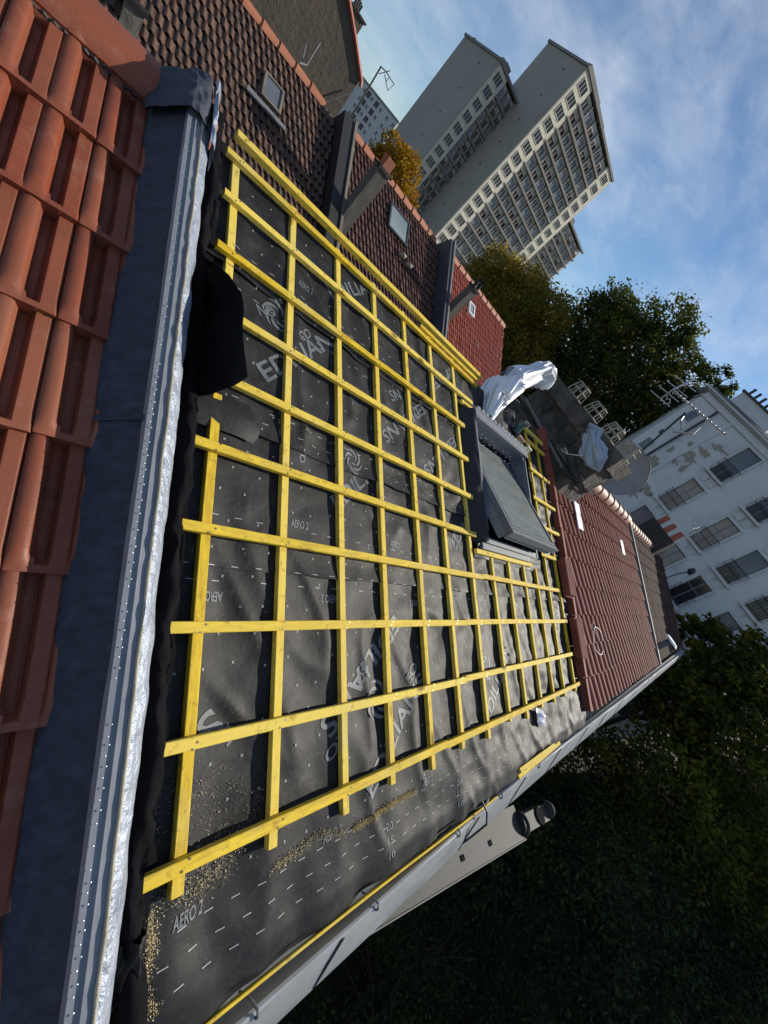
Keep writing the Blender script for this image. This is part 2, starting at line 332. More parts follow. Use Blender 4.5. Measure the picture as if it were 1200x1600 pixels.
# membrane sheets
SHE=[(-1.068,.31,0.0,'lower'),(.25,.90,.004,'b'),(.83,1.66,.008,'c'),(1.58,2.36,.012,'d')]
def lift(x,s,s0):
    d=s-s0
    if d>.12: return 0
    k=(1-d/.12)**2
    return k*(.003+.030*max(0,noise.noise(Vector((x*2.1,s0*9,3.3)))+.12))
def hs_(x,s):
    """top of the upmost sheet"""
    k=[q for q in SHE if s>=q[0]-1e-6][-1]
    return hm(x,s)+k[2]+(lift(x,s,k[0]) if k[0]>0 else 0)
for s0,s1,off,_ in SHE:
    mb=MB(); x0,x1=.62,5.26
    def fn(u,v,s0=s0,s1=s1,off=off):
        x=x0+(x1-x0)*u; s=s0+(s1-s0)*v
        if s0<0 and v<.02: s+=.02*noise.noise(Vector((x*2,0,0)))
        if s0>0 and v==0: s+=.012*noise.noise(Vector((x*3,s0,0)))
        n=hm(x,s)+off+(lift(x,s,s0) if s0>0 else 0)
        if s>2.26: n-=(s-2.26)*.8
        return P(x,s,n)
    mb.grid(240,int((s1-s0)/.018),fn)
    def inside(f_):
        c=Vector((0,0,0))
        for i in f_: c+=Vector(mb.v[i])
        c/=len(f_); c.z-=CZ; q=c.y*CA+c.z*SA
        return 3.0<c.x<4.14 and .68<q<1.76
    keep=[i for i,f_ in enumerate(mb.f) if not inside(f_)]
    mb.f=[mb.f[i] for i in keep];mb.m=[mb.m[i] for i in keep];mb.r=[mb.r[i] for i in keep]
    o=part('underlay_sheet',mb,M['membrane'],hs,smooth=True)
# upturned left edge of the sheets
mb=MB()
def up(u,v):
    s=-1.02+3.3*v; w=noise.noise(Vector((s*2.2,1,5)))
    tall=.10+.05*w+(.08 if s<-.72 else 0)*min(1,max(0,(-.72-s)/.2))
    pr=[(.66,.006),(.615,.006),(.575,.02),(.560,.35*tall),(.556+.02*w,.75*tall),(.575+.03*w,tall),(.60+.04*w,tall*.93),(.610+.03*w,tall*.80)]
    k=u*(len(pr)-1); i=min(int(k),len(pr)-2); f=k-i
    x=pr[i][0]*(1-f)+pr[i+1][0]*f; n=pr[i][1]*(1-f)+pr[i+1][1]*f
    n+=.020*noise.noise(Vector((s*7,u*3,2)))*u+.035*(.4-abs(noise.noise(Vector((s*9+u*4,u*2,6)))))*u; x+=.022*noise.noise(Vector((s*9,u*2,8)))+.008*noise.noise(Vector((s*24,u*5,8)))
    return P(x,s,n)
mb.grid(14,200,up); part('upturned_edge',mb,M['under'],hs,smooth=True)
# counter battens
for i,x in enumerate(CNT[:-1]):
    x+=random.uniform(-.006,.006)
    segs=[(-.70+random.uniform(-.02,.03),2.26)]
    if 3.0<x<4.1: segs=[(-.69+random.uniform(-.02,.02),.66)]
    elif 4.15<x<4.3: segs=[(-.69,.58)]
    elif i==0: segs=[(-.70,.93),(1.24,2.24)]
    for a,b in segs:
        mb=MB(); dx=random.uniform(-.008,.008)
        mb.bar(P(x-dx,a,.002),P(x+dx,b,.002),AX,AN,.039,.026,.0025,seg=12,wob=.002)
        part('counter_batten',mb,M['wood'],hs)
# tile battens
ROWS=[(-.62,.60,5.02),(-.308,.63,4.93),(.038,.61,4.92),(.37,.62,4.80),(.69,.59,2.86),(1.0,.66,2.90),(1.312,.66,2.93),(1.621,.65,2.93),(1.93,.66,3.07),(2.185,.655,3.22)]
def rowbar(s,a,b,n=.0282,w=.037,t=.027,parent=hs,name='batten',ds=0.):
    mb=MB(); e=random.uniform(-.004,.004)
    L=b-a; cuts=[a,b]
    if L>3: cuts=[a,a+L*random.uniform(.35,.6),b]
    for c,d in zip(cuts,cuts[1:]):
        g=.0015
        mb.bar(P(c+g,s+e+ds*0,n),P(d-g,s-e+ds+random.uniform(-.003,.003),n),AS,AN,w,t,.0025,seg=max(2,int((d-c)/.2)),wob=.0015)
    for x in CNT:
        if a<x<b:
            for q in (-1,1):
                X=x+q*.009+random.uniform(-.005,.005); s_=s+q*.010+random.uniform(-.006,.006); c=[];rr=.0042
                for k in range(8): c.append(P(X+rr*math.cos(k*PI/4),s_+rr*math.sin(k*PI/4),n+t+.0012))
                mb.add(c,[tuple(range(8))],1)
    part(name,mb,[M['woodx'],M['screw']],parent)
for s,a,b in ROWS: rowbar(s,a,b)
rowbar(2.292,.68,3.26,.055,.042,.035,name='ridge_batten')
rowbar(2.225,2.25,3.2,.054,.03,.02,name='ridge_batten')
rowbar(.565,2.84,4.04)
rowbar(.72,4.22,4.90)
for s,a,b in [(1.05,4.42,5.2),(1.37,4.40,5.22),(1.72,4.45,5.12),(2.09,4.5,5.1),(2.24,4.42,5.1),(1.86,2.86,3.12)]: rowbar(s,a,b)
# big loose flap standing up at the edge
mb=MB()
def fl(u,v):
    s=.80+.74*u
    tp=[.36,.37,.365,.34,.29,.20,.10,.02]; k=u*(len(tp)-1); i=min(int(k),len(tp)-2); top=tp[i]*(1-k+i)+tp[i+1]*(k-i)
    n=.012+top*v
    x=.60+.035*math.sin(v*2.4+u*2)+.04*noise.noise(Vector((u*3,v*2,1)))+.012*math.sin(u*14+v*2)*v
    return P(x,s+.05*(1-v)*(1-u)+.015*noise.noise(Vector((v*3,u*2,5))),n)
mb.grid(30,20,fl); part('loose_flap',mb,M['flap'],hs,smooth=True,label='black underlay flap standing up beside the metal flashing')
mb=MB(); mb.grid(16,10,lambda u,v:P(.60+.30*u+.02*math.sin(v*5),.78+.17*v,.012+.018*math.sin(PI*v)+.05*u*(1-v)*.5*math.sin(u*PI)),); part('loose_flap',mb,M['membrane'],hs,smooth=True)
# second, crumpled corner at the near eave
mb=MB()
def cr(u,v):
    s=-1.06+.36*v; x=.51+.13*u
    n=.02+.11*math.sin(PI*u*.8+.3)*(.6+.6*noise.noise(Vector((s*5,u*2,4))))+.09*(.45-abs(noise.noise(Vector((u*3+s*4,s*6,1)))))*u+.045*(.4-abs(noise.noise(Vector((u*5-s*9,s*13,1)))))
    return P(x,s,n*(1 if u<.8 else .7))
mb.grid(40,110,cr); part('crumpled_corner',mb,M['membrane'],hs,smooth=True)
# eave strip
mb=MB(); mb.bar((.64,-.484,CZ-1.738),(2.9,-.481,CZ-1.738),(0,1,0),(0,0,1),.010,.03,.002,seg=24,wob=.005); part('eave_strip',mb,M['woodx'],hs)
# ---- writing printed on the sheets
def text_tris(body,size_x,cap):
    cu=bpy.data.curves.new('t','FONT'); cu.body=body; cu.size=1; cu.offset=.018; cu.resolution_u=4
    ob=bpy.data.objects.new('t',cu); COL.objects.link(ob); bpy.context.view_layer.update()
    dg=bpy.context.evaluated_depsgraph_get(); me=bpy.data.meshes.new_from_object(ob.evaluated_get(dg))
    me.calc_loop_triangles()
    vs=[v.co.copy() for v in me.vertices]; ts=[tuple(t.vertices) for t in me.loop_triangles]
    bpy.data.objects.remove(ob); bpy.data.curves.remove(cu); bpy.data.meshes.remove(me)
    if not vs: return [],[]
    x0=min(v.x for v in vs);x1=max(v.x for v in vs);y0=min(v.y for v in vs);y1=max(v.y for v in vs)
    for v in vs: v.x=(v.x-x0)/(x1-x0)*size_x; v.y=(v.y-y0)/(y1-y0)*cap
    return vs,ts
def subdiv(vs,ts,L):
    for _ in range(5):
        nt_=[];cache={};ch=False
        def midp(a,b):
            k=(min(a,b),max(a,b))
            if k not in cache: vs.append((vs[a]+vs[b])/2); cache[k]=len(vs)-1
            return cache[k]
        for a,b,c in ts:
            e=sorted([((vs[a]-vs[b]).length,a,b,c),((vs[b]-vs[c]).length,b,c,a),((vs[c]-vs[a]).length,c,a,b)],key=lambda q:-q[0])[0]
            if e[0]>L: m=midp(e[1],e[2]); nt_+=[(e[1],m,e[3]),(m,e[2],e[3])]; ch=True
            else: nt_.append((a,b,c))
        ts=nt_
        if not ch: break
    return vs,ts
prt=MB()
def drape(mb,vs,ts,ox,os_,ang,dn=.0022,clip=None,mi=0):
    c,s=math.cos(R(ang)),math.sin(R(ang)); pts=[(ox+v.x*c-v.y*s, os_+v.x*s+v.y*c) for v in vs]
    keep=[t_ for t_ in ts if all((clip is None or clip(*pts[i])) and .625<pts[i][0]<5.2 for i in t_)]
    mb.add([P(x,q,hs_(x,q)+dn) for x,q in pts],keep,mi)
def wr(body,x,s,ang,w,cap,clip=None,mi=0):
    vs,ts=text_tris(body,w,cap); vs,ts=subdiv(vs,ts,.03); m_=MB(); drape(m_,vs,ts,x,s,ang,clip=clip,mi=mi)
    if m_.f: part('printed_word' if body[0].isalpha() else 'printed_number',m_,M['print'],hs)
h=H
wr('EDILIANS',.69*h,.793*h,46.5,.70,.095,clip=lambda x,s:s<1.575)
wr('EDILIANS',1.158*h,-.518*h,41.5,.66,.09)
wr('EDILIANS',1.31*h,.065*h,220,.70,.095,clip=lambda x,s:s<.25)
wr('EDILIANS',1.009*h,.42*h,41,.66,.09,clip=lambda x,s:s<.83)
wr('EDILIANS',.985*h,1.335*h,41,.66,.09,clip=lambda x,s:s<2.2)
wr('EDILIANS',1.863*h,.388*h,40,.66,.09,clip=lambda x,s:s<.83)
wr('EDILIANS',1.80*h,1.30*h,42,.60,.09)
wr('EDILIANS',2.05*h,-.46*h,41,.66,.09)
wr('EDILIANS',1.62*h,1.14*h,221,.62,.09,clip=lambda x,s:s>.85)
wr('EDILIANS',1.93*h,1.06*h,221,.60,.09,clip=lambda x,s:s>.85)
wr('SN',1.371*h,1.031*h,30,.13,.08)
wr('S',.575*h,-.155*h,222,.075,.11)
wr('CO',.828*h,1.035*h,46.5,.10,.05); wr('EO',1.40*h,-.20*h,41.5,.12,.05,clip=lambda x,s:s>-.29)
wr('CO',1.14*h,-.10*h,220,.10,.05); wr('EO',1.015*h,-.285*h,220,.13,.05)
wr("O'",.835*h,.553*h,35,.05,.04); wr('E',.50*h+.18,-.20*h,222,.05,.06)
wr('NO',.625*h+.03,1.03*h,30,.11,.055)
for x,s,a in [(.525,-.569,0),(.944,-.566,6),(1.44,-.559,0),(.80,.330,0),(.804,1.279,0),(1.30,.33,0),(2.2,-.56,0)]: wr('AERO 2',x*h,s*h,a,.098,.036)
for x,s in [(.592,.118),(1.003,.125),(1.5,.125)]: wr('AERO 2',x*h,s*h,180,.098,.036)
for x,s in [(1.221,-.627),(.732,.70),(2.0,.70),(1.7,-.627)]:
    wr('20',x*h,s*h,0,.045,.032,clip=lambda a,b:True); wr('15',x*h+.004,s*h-.055,0,.04,.03); wr('10',x*h+.006,s*h-.11,0,.042,.028)
# swirl emblems: three sets of crescents
def swirl(cx,cs,r0):
    prt=MB()
    for k in range(6):
        a0=k*PI/3; pts=[]
        n_=10; inn=[];out=[]
        for i in range(n_+1):
            t_=i/n_; a=a0+t_*1.9; rr=r0*(.28+.72*t_**.8); w_=r0*.11*math.sin(PI*t_)+.0005
            inn.append(Vector(((rr-w_)*math.cos(a),(rr-w_)*math.sin(a),0))); out.append(Vector(((rr+w_)*math.cos(a),(rr+w_)*math.sin(a),0)))
        vs=inn+out; ts=[]
        for i in range(n_): ts+=[(i,i+1,n_+2+i),(i,n_+2+i,n_+1+i)]
        ts=[(a,c,b) for a,b,c in ts]
        drape(prt,vs,ts,cx,cs,20)
    part('printed_emblem',prt,M['print'],hs)
swirl(.715*h,1.075*h,.085); swirl(1.205*h,-.225*h,.10); swirl(1.1*h,.66*h-.02,.075); swirl(2.1*h,-.2*h,.09); swirl(1.97*h,1.42*h,.08)
mk=MB()
def dash(x,s,ang=0,L=.030,w=.0028):
    vs=[Vector((0,-w/2,0)),Vector((L,-w/2,0)),Vector((L,w/2,0)),Vector((0,w/2,0))]
    vs,ts=subdiv(vs,[(0,1,2),(0,2,3)],.012); drape(mk,vs,ts,x,s,ang)
for j,s in enumerate((-.80,-.865,-.93)):
    for i in range(50): dash(.66+.09*i+.04*(j%2),s,1.5)
for s,st in ((.445,0),(.385,.03),(.255,0),(.20,.03),(.89,0),(.955,.04),(1.02,0),(1.50,.02),(1.61,.0),(1.66,.04),(1.72,.0)):
    for i in range(46):
        if random.random()<.9: dash(.65+.098*i+st,s+.004,-1)
for i in range(40):
    for j in range(28):
        x=.66+i*.115+(j%2)*.057; s=-.72+j*.105
        if -.75<s<2.2 and random.random()<.72:
            x+=random.uniform(-.015,.015); s+=random.uniform(-.015,.015)
            for a in (40,130):
                c,q=math.cos(R(a)),math.sin(R(a)); dash(x-c*.006,s-q*.006,a,.012,.0022)
part('printed_marks',mk,M['printline'],hs)
# ==================================================================== sawdust and shavings
mb=MB()
def fleck(x,s,L,w):
    a=random.uniform(0,PI); c,q=math.cos(a)*L/2,math.sin(a)*L/2; n=hs_(x,s)+.003
    b=(-q/L*w,c/L*w); z=random.uniform(0,.006)
    mb.add([P(x-c-b[0],s-q-b[1],n),P(x+c-b[0],s+q-b[1],n+z),P(x+c+b[0],s+q+b[1],n+z+.001),P(x-c+b[0],s-q+b[1],n+.001)],[(0,1,2,3)])
def trail(pts,n,sp_,L=.012):
    for _ in range(n):
        k=random.random()*(len(pts)-1); i=int(k); f=k-i
        x=pts[i][0]*(1-f)+pts[i+1][0]*f+random.gauss(0,sp_); s=pts[i][1]*(1-f)+pts[i+1][1]*f+random.gauss(0,sp_*.7)
        if x>.63: fleck(x,s,random.uniform(.3,1)*L,random.uniform(.0006,.0016))
trail([(1.50,-.80),(1.62,-.795),(1.75,-.78),(1.97,-.79)],5200,.011,.006)
trail([(1.08,-.775),(1.16,-.77),(1.30,-.75),(1.45,-.79)],1300,.013,.006)
trail([(.66,-.72),(.68,-.80),(.66,-.88),(.70,-.95)],2200,.011,.005); trail([(.70,-.68),(.80,-.72),(.9,-.70),(.86,-.62)],1500,.035,.005)
trail([(.66,-.45),(.85,-.5),(1.1,-.62)],900,.07,.004); trail([(3.6,-.75),(4.0,-.78),(4.4,-.8)],700,.03,.008); trail([(2.2,-.7),(3.2,-.75)],500,.06,.006)
trail([(.7,0),(2,.2),(3,1.0)],900,.5,.004)
o=struct('sawdust',mb,M['straw'],kind='stuff')
# ==================================================================== ROOF WINDOW (pivoted open)
rw=thing('roof_window','open centre-pivot roof window with grey frame and dusty pane','roof window',P(3.56,1.2,0))
wx0,wx1,ws0,ws1=2.97,4.17,.64,1.80
def rb(mb,x0,x1,s0,s1,n0,n1,mi=0,f=P): mb.hexa([f(x0,s0,n0),f(x1,s0,n0),f(x1,s1,n0),f(x0,s1,n0),f(x0,s0,n1),f(x1,s0,n1),f(x1,s1,n1),f(x0,s1,n1)],mi)
mb=MB(); rb(mb,wx0,wx0+.05,ws0,ws1,-.05,.085); rb(mb,wx1-.05,wx1,ws0,ws1,-.05,.085); rb(mb,wx0+.05,wx1-.05,ws0,ws0+.05,-.05,.08); rb(mb,wx0+.05,wx1-.05,ws1-.06,ws1,-.05,.085)
part('frame',mb,M['frame'],rw)
mb=MB()
rb(mb,wx0+.012,wx0+.034,ws0+.1,ws1-.1,.086,.098); rb(mb,wx1-.034,wx1-.012,ws0+.1,ws1-.1,.086,.098)
rb(mb,wx0-.01,wx1+.01,ws1-.075,ws1+.015,.086,.125); 
part('cover_rail',mb,M['frame'],rw)
mb=MB(); 
for k in range(14):
    x=wx0+.04+k*(wx1-wx0-.1)/13; rb(mb,x,x+.045,ws1+.018,ws1+.045,.09,.128)
rb(mb,wx0+.02,wx1-.02,ws1-.055,ws1-.045,.126,.132)
part('vent_grille',mb,[M['alu']],rw)
mb=MB(); rb(mb,wx0-.055,wx1-.25,ws0-.055,ws0-.012,.03,.075); rb(mb,wx0-.03,wx1+.03,ws0-.01,ws0+.0,.0,.06); part('sill_flashing',mb,M['frame'],rw)
mb=MB()
def wrap(u,v,side):
    s=ws0+(ws1-ws0)*v; x=(wx0-.02-.11*u) if side<0 else (wx1+.02+.09*u)
    n=.10*(1-u)**.6+.012+.012*noise.noise(Vector((s*6,u*3,side)))
    return P(x,s,n)
mb.grid(8,40,lambda u,v:wrap(u,v,-1)); mb.grid(8,40,lambda u,v:wrap(u,v,1)); mb.grid(30,8,lambda u,v:P(wx0-.1+(wx1-wx0+.2)*u,ws0-.015-.10*v,.05*(1-v)+.01+.008*noise.noise(Vector((u*9,v*3,3)))))
part('underlay_collar',mb,M['black'],rw,smooth=True)
mb=MB(); rb(mb,wx0+.05,wx1-.05,ws0+.05,ws1-.06,-.34,-.33); part('opening_shade',mb,M['black'],rw)  # added black sheet: the shade inside the opening is put into its colour
mb=MB()
rb(mb,wx0+.045,wx0+.05,ws0+.05,ws1-.06,-.33,-.05);rb(mb,wx1-.05,wx1-.045,ws0+.05,ws1-.06,-.33,-.05);rb(mb,wx0+.05,wx1-.05,ws1-.065,ws1-.06,-.33,-.05);rb(mb,wx0+.05,wx1-.05,ws0+.045,ws0+.05,-.33,-.05)
part('lining',mb,M['black'],rw)
TH=R(19.5); sm=(ws0+ws1)/2+.01
def SF(x,s,n):  # rotate about pivot axis at s=sm, n=.06
    ds,dn=s-sm,n; return P(x,sm+ds*math.cos(TH)+dn*math.sin(TH), .075-ds*math.sin(TH)+dn*math.cos(TH))
sa,sb=ws0+.02,ws1-.08; xa_,xb_=wx0+.055,wx1-.03
mb=MB(); rb(mb,xa_,xa_+.045,sa,sb,-.035,.02,0,SF); rb(mb,xb_-.045,xb_,sa,sb,-.035,.02,0,SF); rb(mb,xa_+.045,xb_-.045,sa,sa+.07,-.035,.02,0,SF); rb(mb,xa_+.045,xb_-.045,sb-.05,sb,-.035,.02,0,SF)
rb(mb,xa_-.012,xb_+.012,sa-.012,sa+.0,-.04,.024,0,SF)
sash=part('sash',mb,M['frame'],rw)
mb=MB(); rb(mb,xa_+.045,xb_-.045,sa+.07,sb-.05,.004,.012,0,SF); part('pane',mb,M['dust'],sash)
mb=MB(); rb(mb,xa_+.043,xa_+.05,sa+.06,sb-.04,.0125,.022,0,SF);rb(mb,xb_-.05,xb_-.043,sa+.06,sb-.04,.0125,.022,0,SF);rb(mb,xa_+.05,xb_-.05,sa+.062,sa+.07,.0125,.022,0,SF); rb(mb,xa_+.02,xb_-.02,sa+.03,sa+.036,.0205,.024,0,SF); part('seal',mb,M['framedk'],sash)
mb=MB(); rb(mb,xa_+.004,xa_+.04,sa+.02,sb-.02,-.11,-.036,0,SF); rb(mb,xb_-.04,xb_-.004,sa+.02,sb-.02,-.11,-.036,0,SF); rb(mb,xa_+.042,xb_-.042,sa+.002,sa+.04,-.08,-.036,0,SF); part('inner_frame',mb,M['galv'],sash)
# ==================================================================== LEFT TILED ROOF
lt=thing('tiled_house','neighbouring house roof of large glazed terracotta double-roll tiles at the picture left','house',(-.6,1.0,0))
def prof_big(u,v):
    t_=(u*2)%1.0
    ease=min(1,max(0,(v-.015)/.14))
    q_=min(1,abs(t_-.56)/.125); vend=.055+.055*(1-math.sqrt(max(0,1-q_*q_)))
    ge=min(1,max(0,(v-vend)/.05)); ge=ge*ge*(3-2*ge)
    re=min(1,max(0,(v-.03)/.10))**.7
    sm_=lambda x:x*x*(3-2*x)
    base=.010
    k_=(t_-.185)/.205
    roll=base+(.011*re*max(0,1-abs(k_)**2.2) if abs(k_)<1 else 0)-.004*re*max(0,1-t_/.02)
    roll-=.034*ge*sm_(min(1,max(0,(t_-.30)/.20)))*(1-sm_(min(1,max(0,(t_-.645)/.045))))
    roll-=.006*re*sm_(min(1,max(0,(t_-.94)/.06)))
    groove=0; rib=.003*max(0,1-abs(t_-.60)/.014)*ge if abs(t_-.60)<.014 else 0; rib+=.0012*noise.noise(Vector((u*2.2,v*2,u)))
    pl=0
    ed=-.004*(max(0,1-u/.012)+max(0,(u-.988)/.012))
    return roll+ed+rib
def tiled(mb,x0,x1,s0,s1,Pf,tw,ga,prof,nx,ns,n0,lap=.018,thick=.012,stag=0,xoff=0.,jit=.0015,rnf=None,s_first=None):
    s=s0;row=0
    while s<s1-.02:
        e=min(s+ga,s1)
        off=(row%2)*stag*tw+xoff
        k0=math.floor((x0-off)/tw)
        x=k0*tw+off
        while x<x1:
            a=max(x,x0);b=min(x+tw,x1)
            if b-a>.01:
                j1=random.uniform(-jit,jit);j2=random.uniform(-jit,jit);js=random.uniform(-jit,jit)*2
                n_=max(2,int(round(nx*(b-a)/tw)))
                vs=[];rows=ns+1
                for r_ in range(rows):
                    v=r_/ns
                    for i in range(n_+1):
                        X=a+(b-a)*i/n_; u=(X-x)/tw
                        vv=v; ss=s+js+(e-s+.012)*vv
                        vs.append(Pf(X+ (0.0008 if i==0 else (-.0008 if i==n_ else 0)),ss,n0+prof(u,vv)+lap*(1-vv)+j1+j2*(u-.5)))
                # nose lower lip
                for i in range(n_+1):
                    X=a+(b-a)*i/n_; u=(X-x)/tw
                    vs.append(Pf(X,s+js+.003,(n0+prof(u,0)*1.0+lap-thick if thick>0 else n0+prof(u,.93)-.004)+j1+j2*(u-.5)))
                W=n_+1; fs=[(q*W+i,q*W+i+1,(q+1)*W+i+1,(q+1)*W+i) for q in range(ns) for i in range(n_)]
                L=rows*W; fs+=[(L+i,L+i+1,i+1,i) for i in range(n_)]
                mb.add(vs,fs,0,None if rnf is None else rnf(x,s))
            x+=tw
        s+=ga;row+=1
mb=MB(); tiled(mb,-1.32,.345,-1.522,1.93,P,.25,.338,prof_big,96,20,.145,lap=.019,thick=-1,xoff=.18-.25*3)
o=part('tile_covering',mb,M['tile'],lt,smooth=True); sp(o,40)
# ridge cap of the left roof
mb=MB()
for k in range(5):
    xa1=.33-.42*(k+1); xb1=.335-.42*k
    def rc(u,v,xa1=xa1,xb1=xb1):
        a=PI*(v*1.1-.05); rr=.118+.010*(1-u)
        x=xa1+(xb1-xa1+.03)*u
        return P(x,1.975+.0-rr*math.cos(a)*1.0,.125+rr*.80*math.sin(a))
    mb.grid(6,20,rc)
o=part('ridge_cap',mb,M['tile'],lt,smooth=True)
mb=MB(); mb.tube([P(-.8+.0135*i,1.86,.155+.006*(i%2)) for i in range(84)],.006,6); part('ridge_comb',mb,M['black'],lt)
mb=MB(); prism_roof(mb,-1.4,.40,-1.45,2.0,.10); part('wall',mb,M['concrete'],lt)
# ---- flashing along the party kerb (thing)
fs_=thing('party_wall_flashing','long kerb flashing of dark blue-grey bitumen, perforated zinc strip and crinkled foil','flashing',(.4,.9,0))
def edge(s): return .300+.022*noise.noise(Vector((s*1.9,3,1)))+.006*noise.noise(Vector((s*9,3,1)))
mb=MB()
def bit(u,v):
    s=-1.15+3.18*v; x0=edge(s); x1=.395; x=x0+(x1-x0)*u
    n=.158+(.270-.158)*(u**.85)+.004*noise.noise(Vector((x*14,s*7,1)))+.0035*noise.noise(Vector((x*30,s*3,6)))
    if u<.08: n-=.010*(1-u/.08)
    return P(x,s,n)
mb.grid(26,260,bit); part('bitumen_strip',mb,M['bitumen'],fs_,smooth=True)
mb=MB()
# lap joint of the bitumen strip
mb.grid(20,3,lambda u,v:(lambda p:p)(P(edge(.60)+(.395-edge(.60))*u,.585+.02*v,.1635+(.270-.158)*(u**.85)+.003*(1-v)))); part('lap_joint',mb,M['bitumen'],fs_)
mb=MB()
def zn(u,v):
    s=-1.15+3.12*v; pr=[(.388,.262),(.392,.281),(.414,.284),(.416,.290),(.419,.290),(.421,.284),(.441,.285)]
    k=u*(len(pr)-1);i=min(int(k),len(pr)-2);f=k-i
    x=pr[i][0]*(1-f)+pr[i+1][0]*f;n=pr[i][1]*(1-f)+pr[i+1][1]*f
    return P(x+.0003*noise.noise(Vector((s*1.4,1,1))),s,n+.0004*noise.noise(Vector((s*5,u*4,1))))
mb.grid(18,140,zn); z=part('zinc_strip',mb,M['galv'],fs_,smooth=True); sp(z,22)
mb=MB()
for i in range(150):
    s=-1.14+i*.0205+random.uniform(-.003,.003); rr=.0021; x_=.402+(.0022 if i%2 else -.0022)
    if random.random()<.88:
        c=[P(x_+rr*math.cos(k*PI/4),s+rr*math.sin(k*PI/4),.2865) for k in range(8)]+[P(x_,s,.2880)]
        mb.add(c,[(k,(k+1)%8,8) for k in range(8)])
part('perforation_row',mb,M['alu'],fs_,smooth=True,kind='stuff')
mb=MB(); mb.tube([P(.442+.004*noise.noise(Vector((i*.3,0,0))),-1.12+i*.031,.288+.002*noise.noise(Vector((i*.7,2,0)))) for i in range(100)],[.0045+.003*noise.noise(Vector((i*.9,5,0))) for i in range(100)],6); part('sealant_bead',mb,M['sealant'],fs_,smooth=True)
mb=MB()
def fo(u,v):
    s=-1.15+3.13*v; sag=.03*noise.noise(Vector((s*1.3,9,9)))
    x=.442+.056*u+.006*noise.noise(Vector((s*11,u*3,1)))*u+sag*.25*u
    n=.289-.055*u**1.6-(.10*max(0,u-.8)/.2)+.007*noise.noise(Vector((x*26,s*11,3)))+.0045*(.4-abs(noise.noise(Vector((x*50+s*20,s*26,5)))))
    return P(x,s,n)
mb.grid(20,520,fo); part('foil_strip',mb,M['foil'],fs_,smooth=True)
mb=MB()
def bun(u,v):   # sheet dressed over the ridge end of the kerb
    x=.285+.235*u; s=1.80+.34*v
    n=.17+.135*min(1,u/.45)**.8
    if u>.62: n-=.16*((u-.62)/.38)**1.6
    if v>.62: n-=.22*((v-.62)/.38)**1.5
    n+=.03*(.45-abs(noise.noise(Vector((x*9+s*3,s*5,2.2)))))*min(1,v*3)+.016*(.4-abs(noise.noise(Vector((x*24,s*16,6)))))+.006
    return P(x+.012*noise.noise(Vector((s*8,u,1))),s-.02*noise.noise(Vector((x*9,v,4))),n)
mb.grid(70,80,bun); part('folded_end',mb,M['bitumen'],fs_,smooth=True)
mb=MB(); mb.grid(20,24,lambda u,v:P(.465+.045*u,1.72+.34*v,.312+.012*math.sin(PI*u)-.10*u*u+.010*noise.noise(Vector((u*6,v*8,1))))); part('folded_foil',mb,M['foil'],fs_,smooth=True)
mb=MB(); rb(mb,.40,.475,-1.15,1.97,.02,.262); part('kerb',mb,M['mortar'],fs_)
mb=MB(); mb.tube([P(.47,2.02,.24),P(.50,1.98,.20),P(.505,1.9,.17)],[.03,.035,.02],10); part('mortar_blob',mb,M['ridge'],fs_,smooth=True)
# ==================================================================== RIGHT TILED ROOF (same row)
def prof_rib(u,v):
    return .036*max(0,math.cos((u-.38)/.30*PI/2))**.8 if abs(u-.38)<.30 else .004*max(0,(u-.9)/.1)
rt=thing('tiled_house','neighbouring house roof of ribbed dark red tiles beyond the open battens','house',(8.3,1.0,0))
mb=MB(); tiled(mb,5.27,11.3,-.93,2.36,P,.222,.345,prof_rib,18,2,.03,lap=.035,thick=.024,jit=.003)
o=part('tile_covering',mb,M['tiledark'],rt,smooth=True); sp(o,40)
mb=MB(); prism_roof(mb,5.24,11.38,-.90,2.36,.02); part('wall',mb,M['concrete'],rt)
mb=MB()
for k in range(10):
    x0=6.0+k*.53
    def rc(u,v,x0=x0):
        a=PI*v; rr=.12+.02*(1-u); 
        return P(x0+.55*u,2.40-rr*math.cos(a),.05+rr*math.sin(a))
    mb.grid(4,12,rc); 
    mb.add([P(x0,2.40-.145*math.cos(PI*i/12),.05+.145*math.sin(PI*i/12)) for i in range(13)]+[P(x0,2.40,.05)],[(i,i+1,13) for i in range(12)],0)
part('ridge_tiles',mb,M['ridgep'],rt,smooth=True)
for (xa2,xb2,sa2,sb2) in [(6.05,6.62,1.28,1.68),(9.45,9.85,1.32,1.62)]:
    mb=MB(); rb(mb,xa2,xa2+.26,sa2,sb2,.085,.098); part('white_tile',mb,M['white'],rt)
mb=MB(); rb(mb,11.28,11.40,-.93,2.4,.05,.13); part('lead_strip',mb,M['lead'],rt)
mb=MB(); 
for k in range(10):
    s=-.93+k*.345; rb(mb,5.20,5.275,s+.01,s+.34,-.02,.075+.005*(k%2))
part('verge_tile',mb,M['tiledark'],rt)
single('wire_loop',(lambda m:(m.tube([P(6.0+.25*math.cos(a/10*PI)+.02*math.sin(a),-.22+.17*math.sin(a/10*PI),.10) for a in range(19)]+[P(5.75,-.02,.11),P(5.95,.02,.1)],.0035,6),m)[1])(MB()),M['white'],'thin pale wire loop lying on the ribbed red tiles','wire',P(6,-.2,.1))
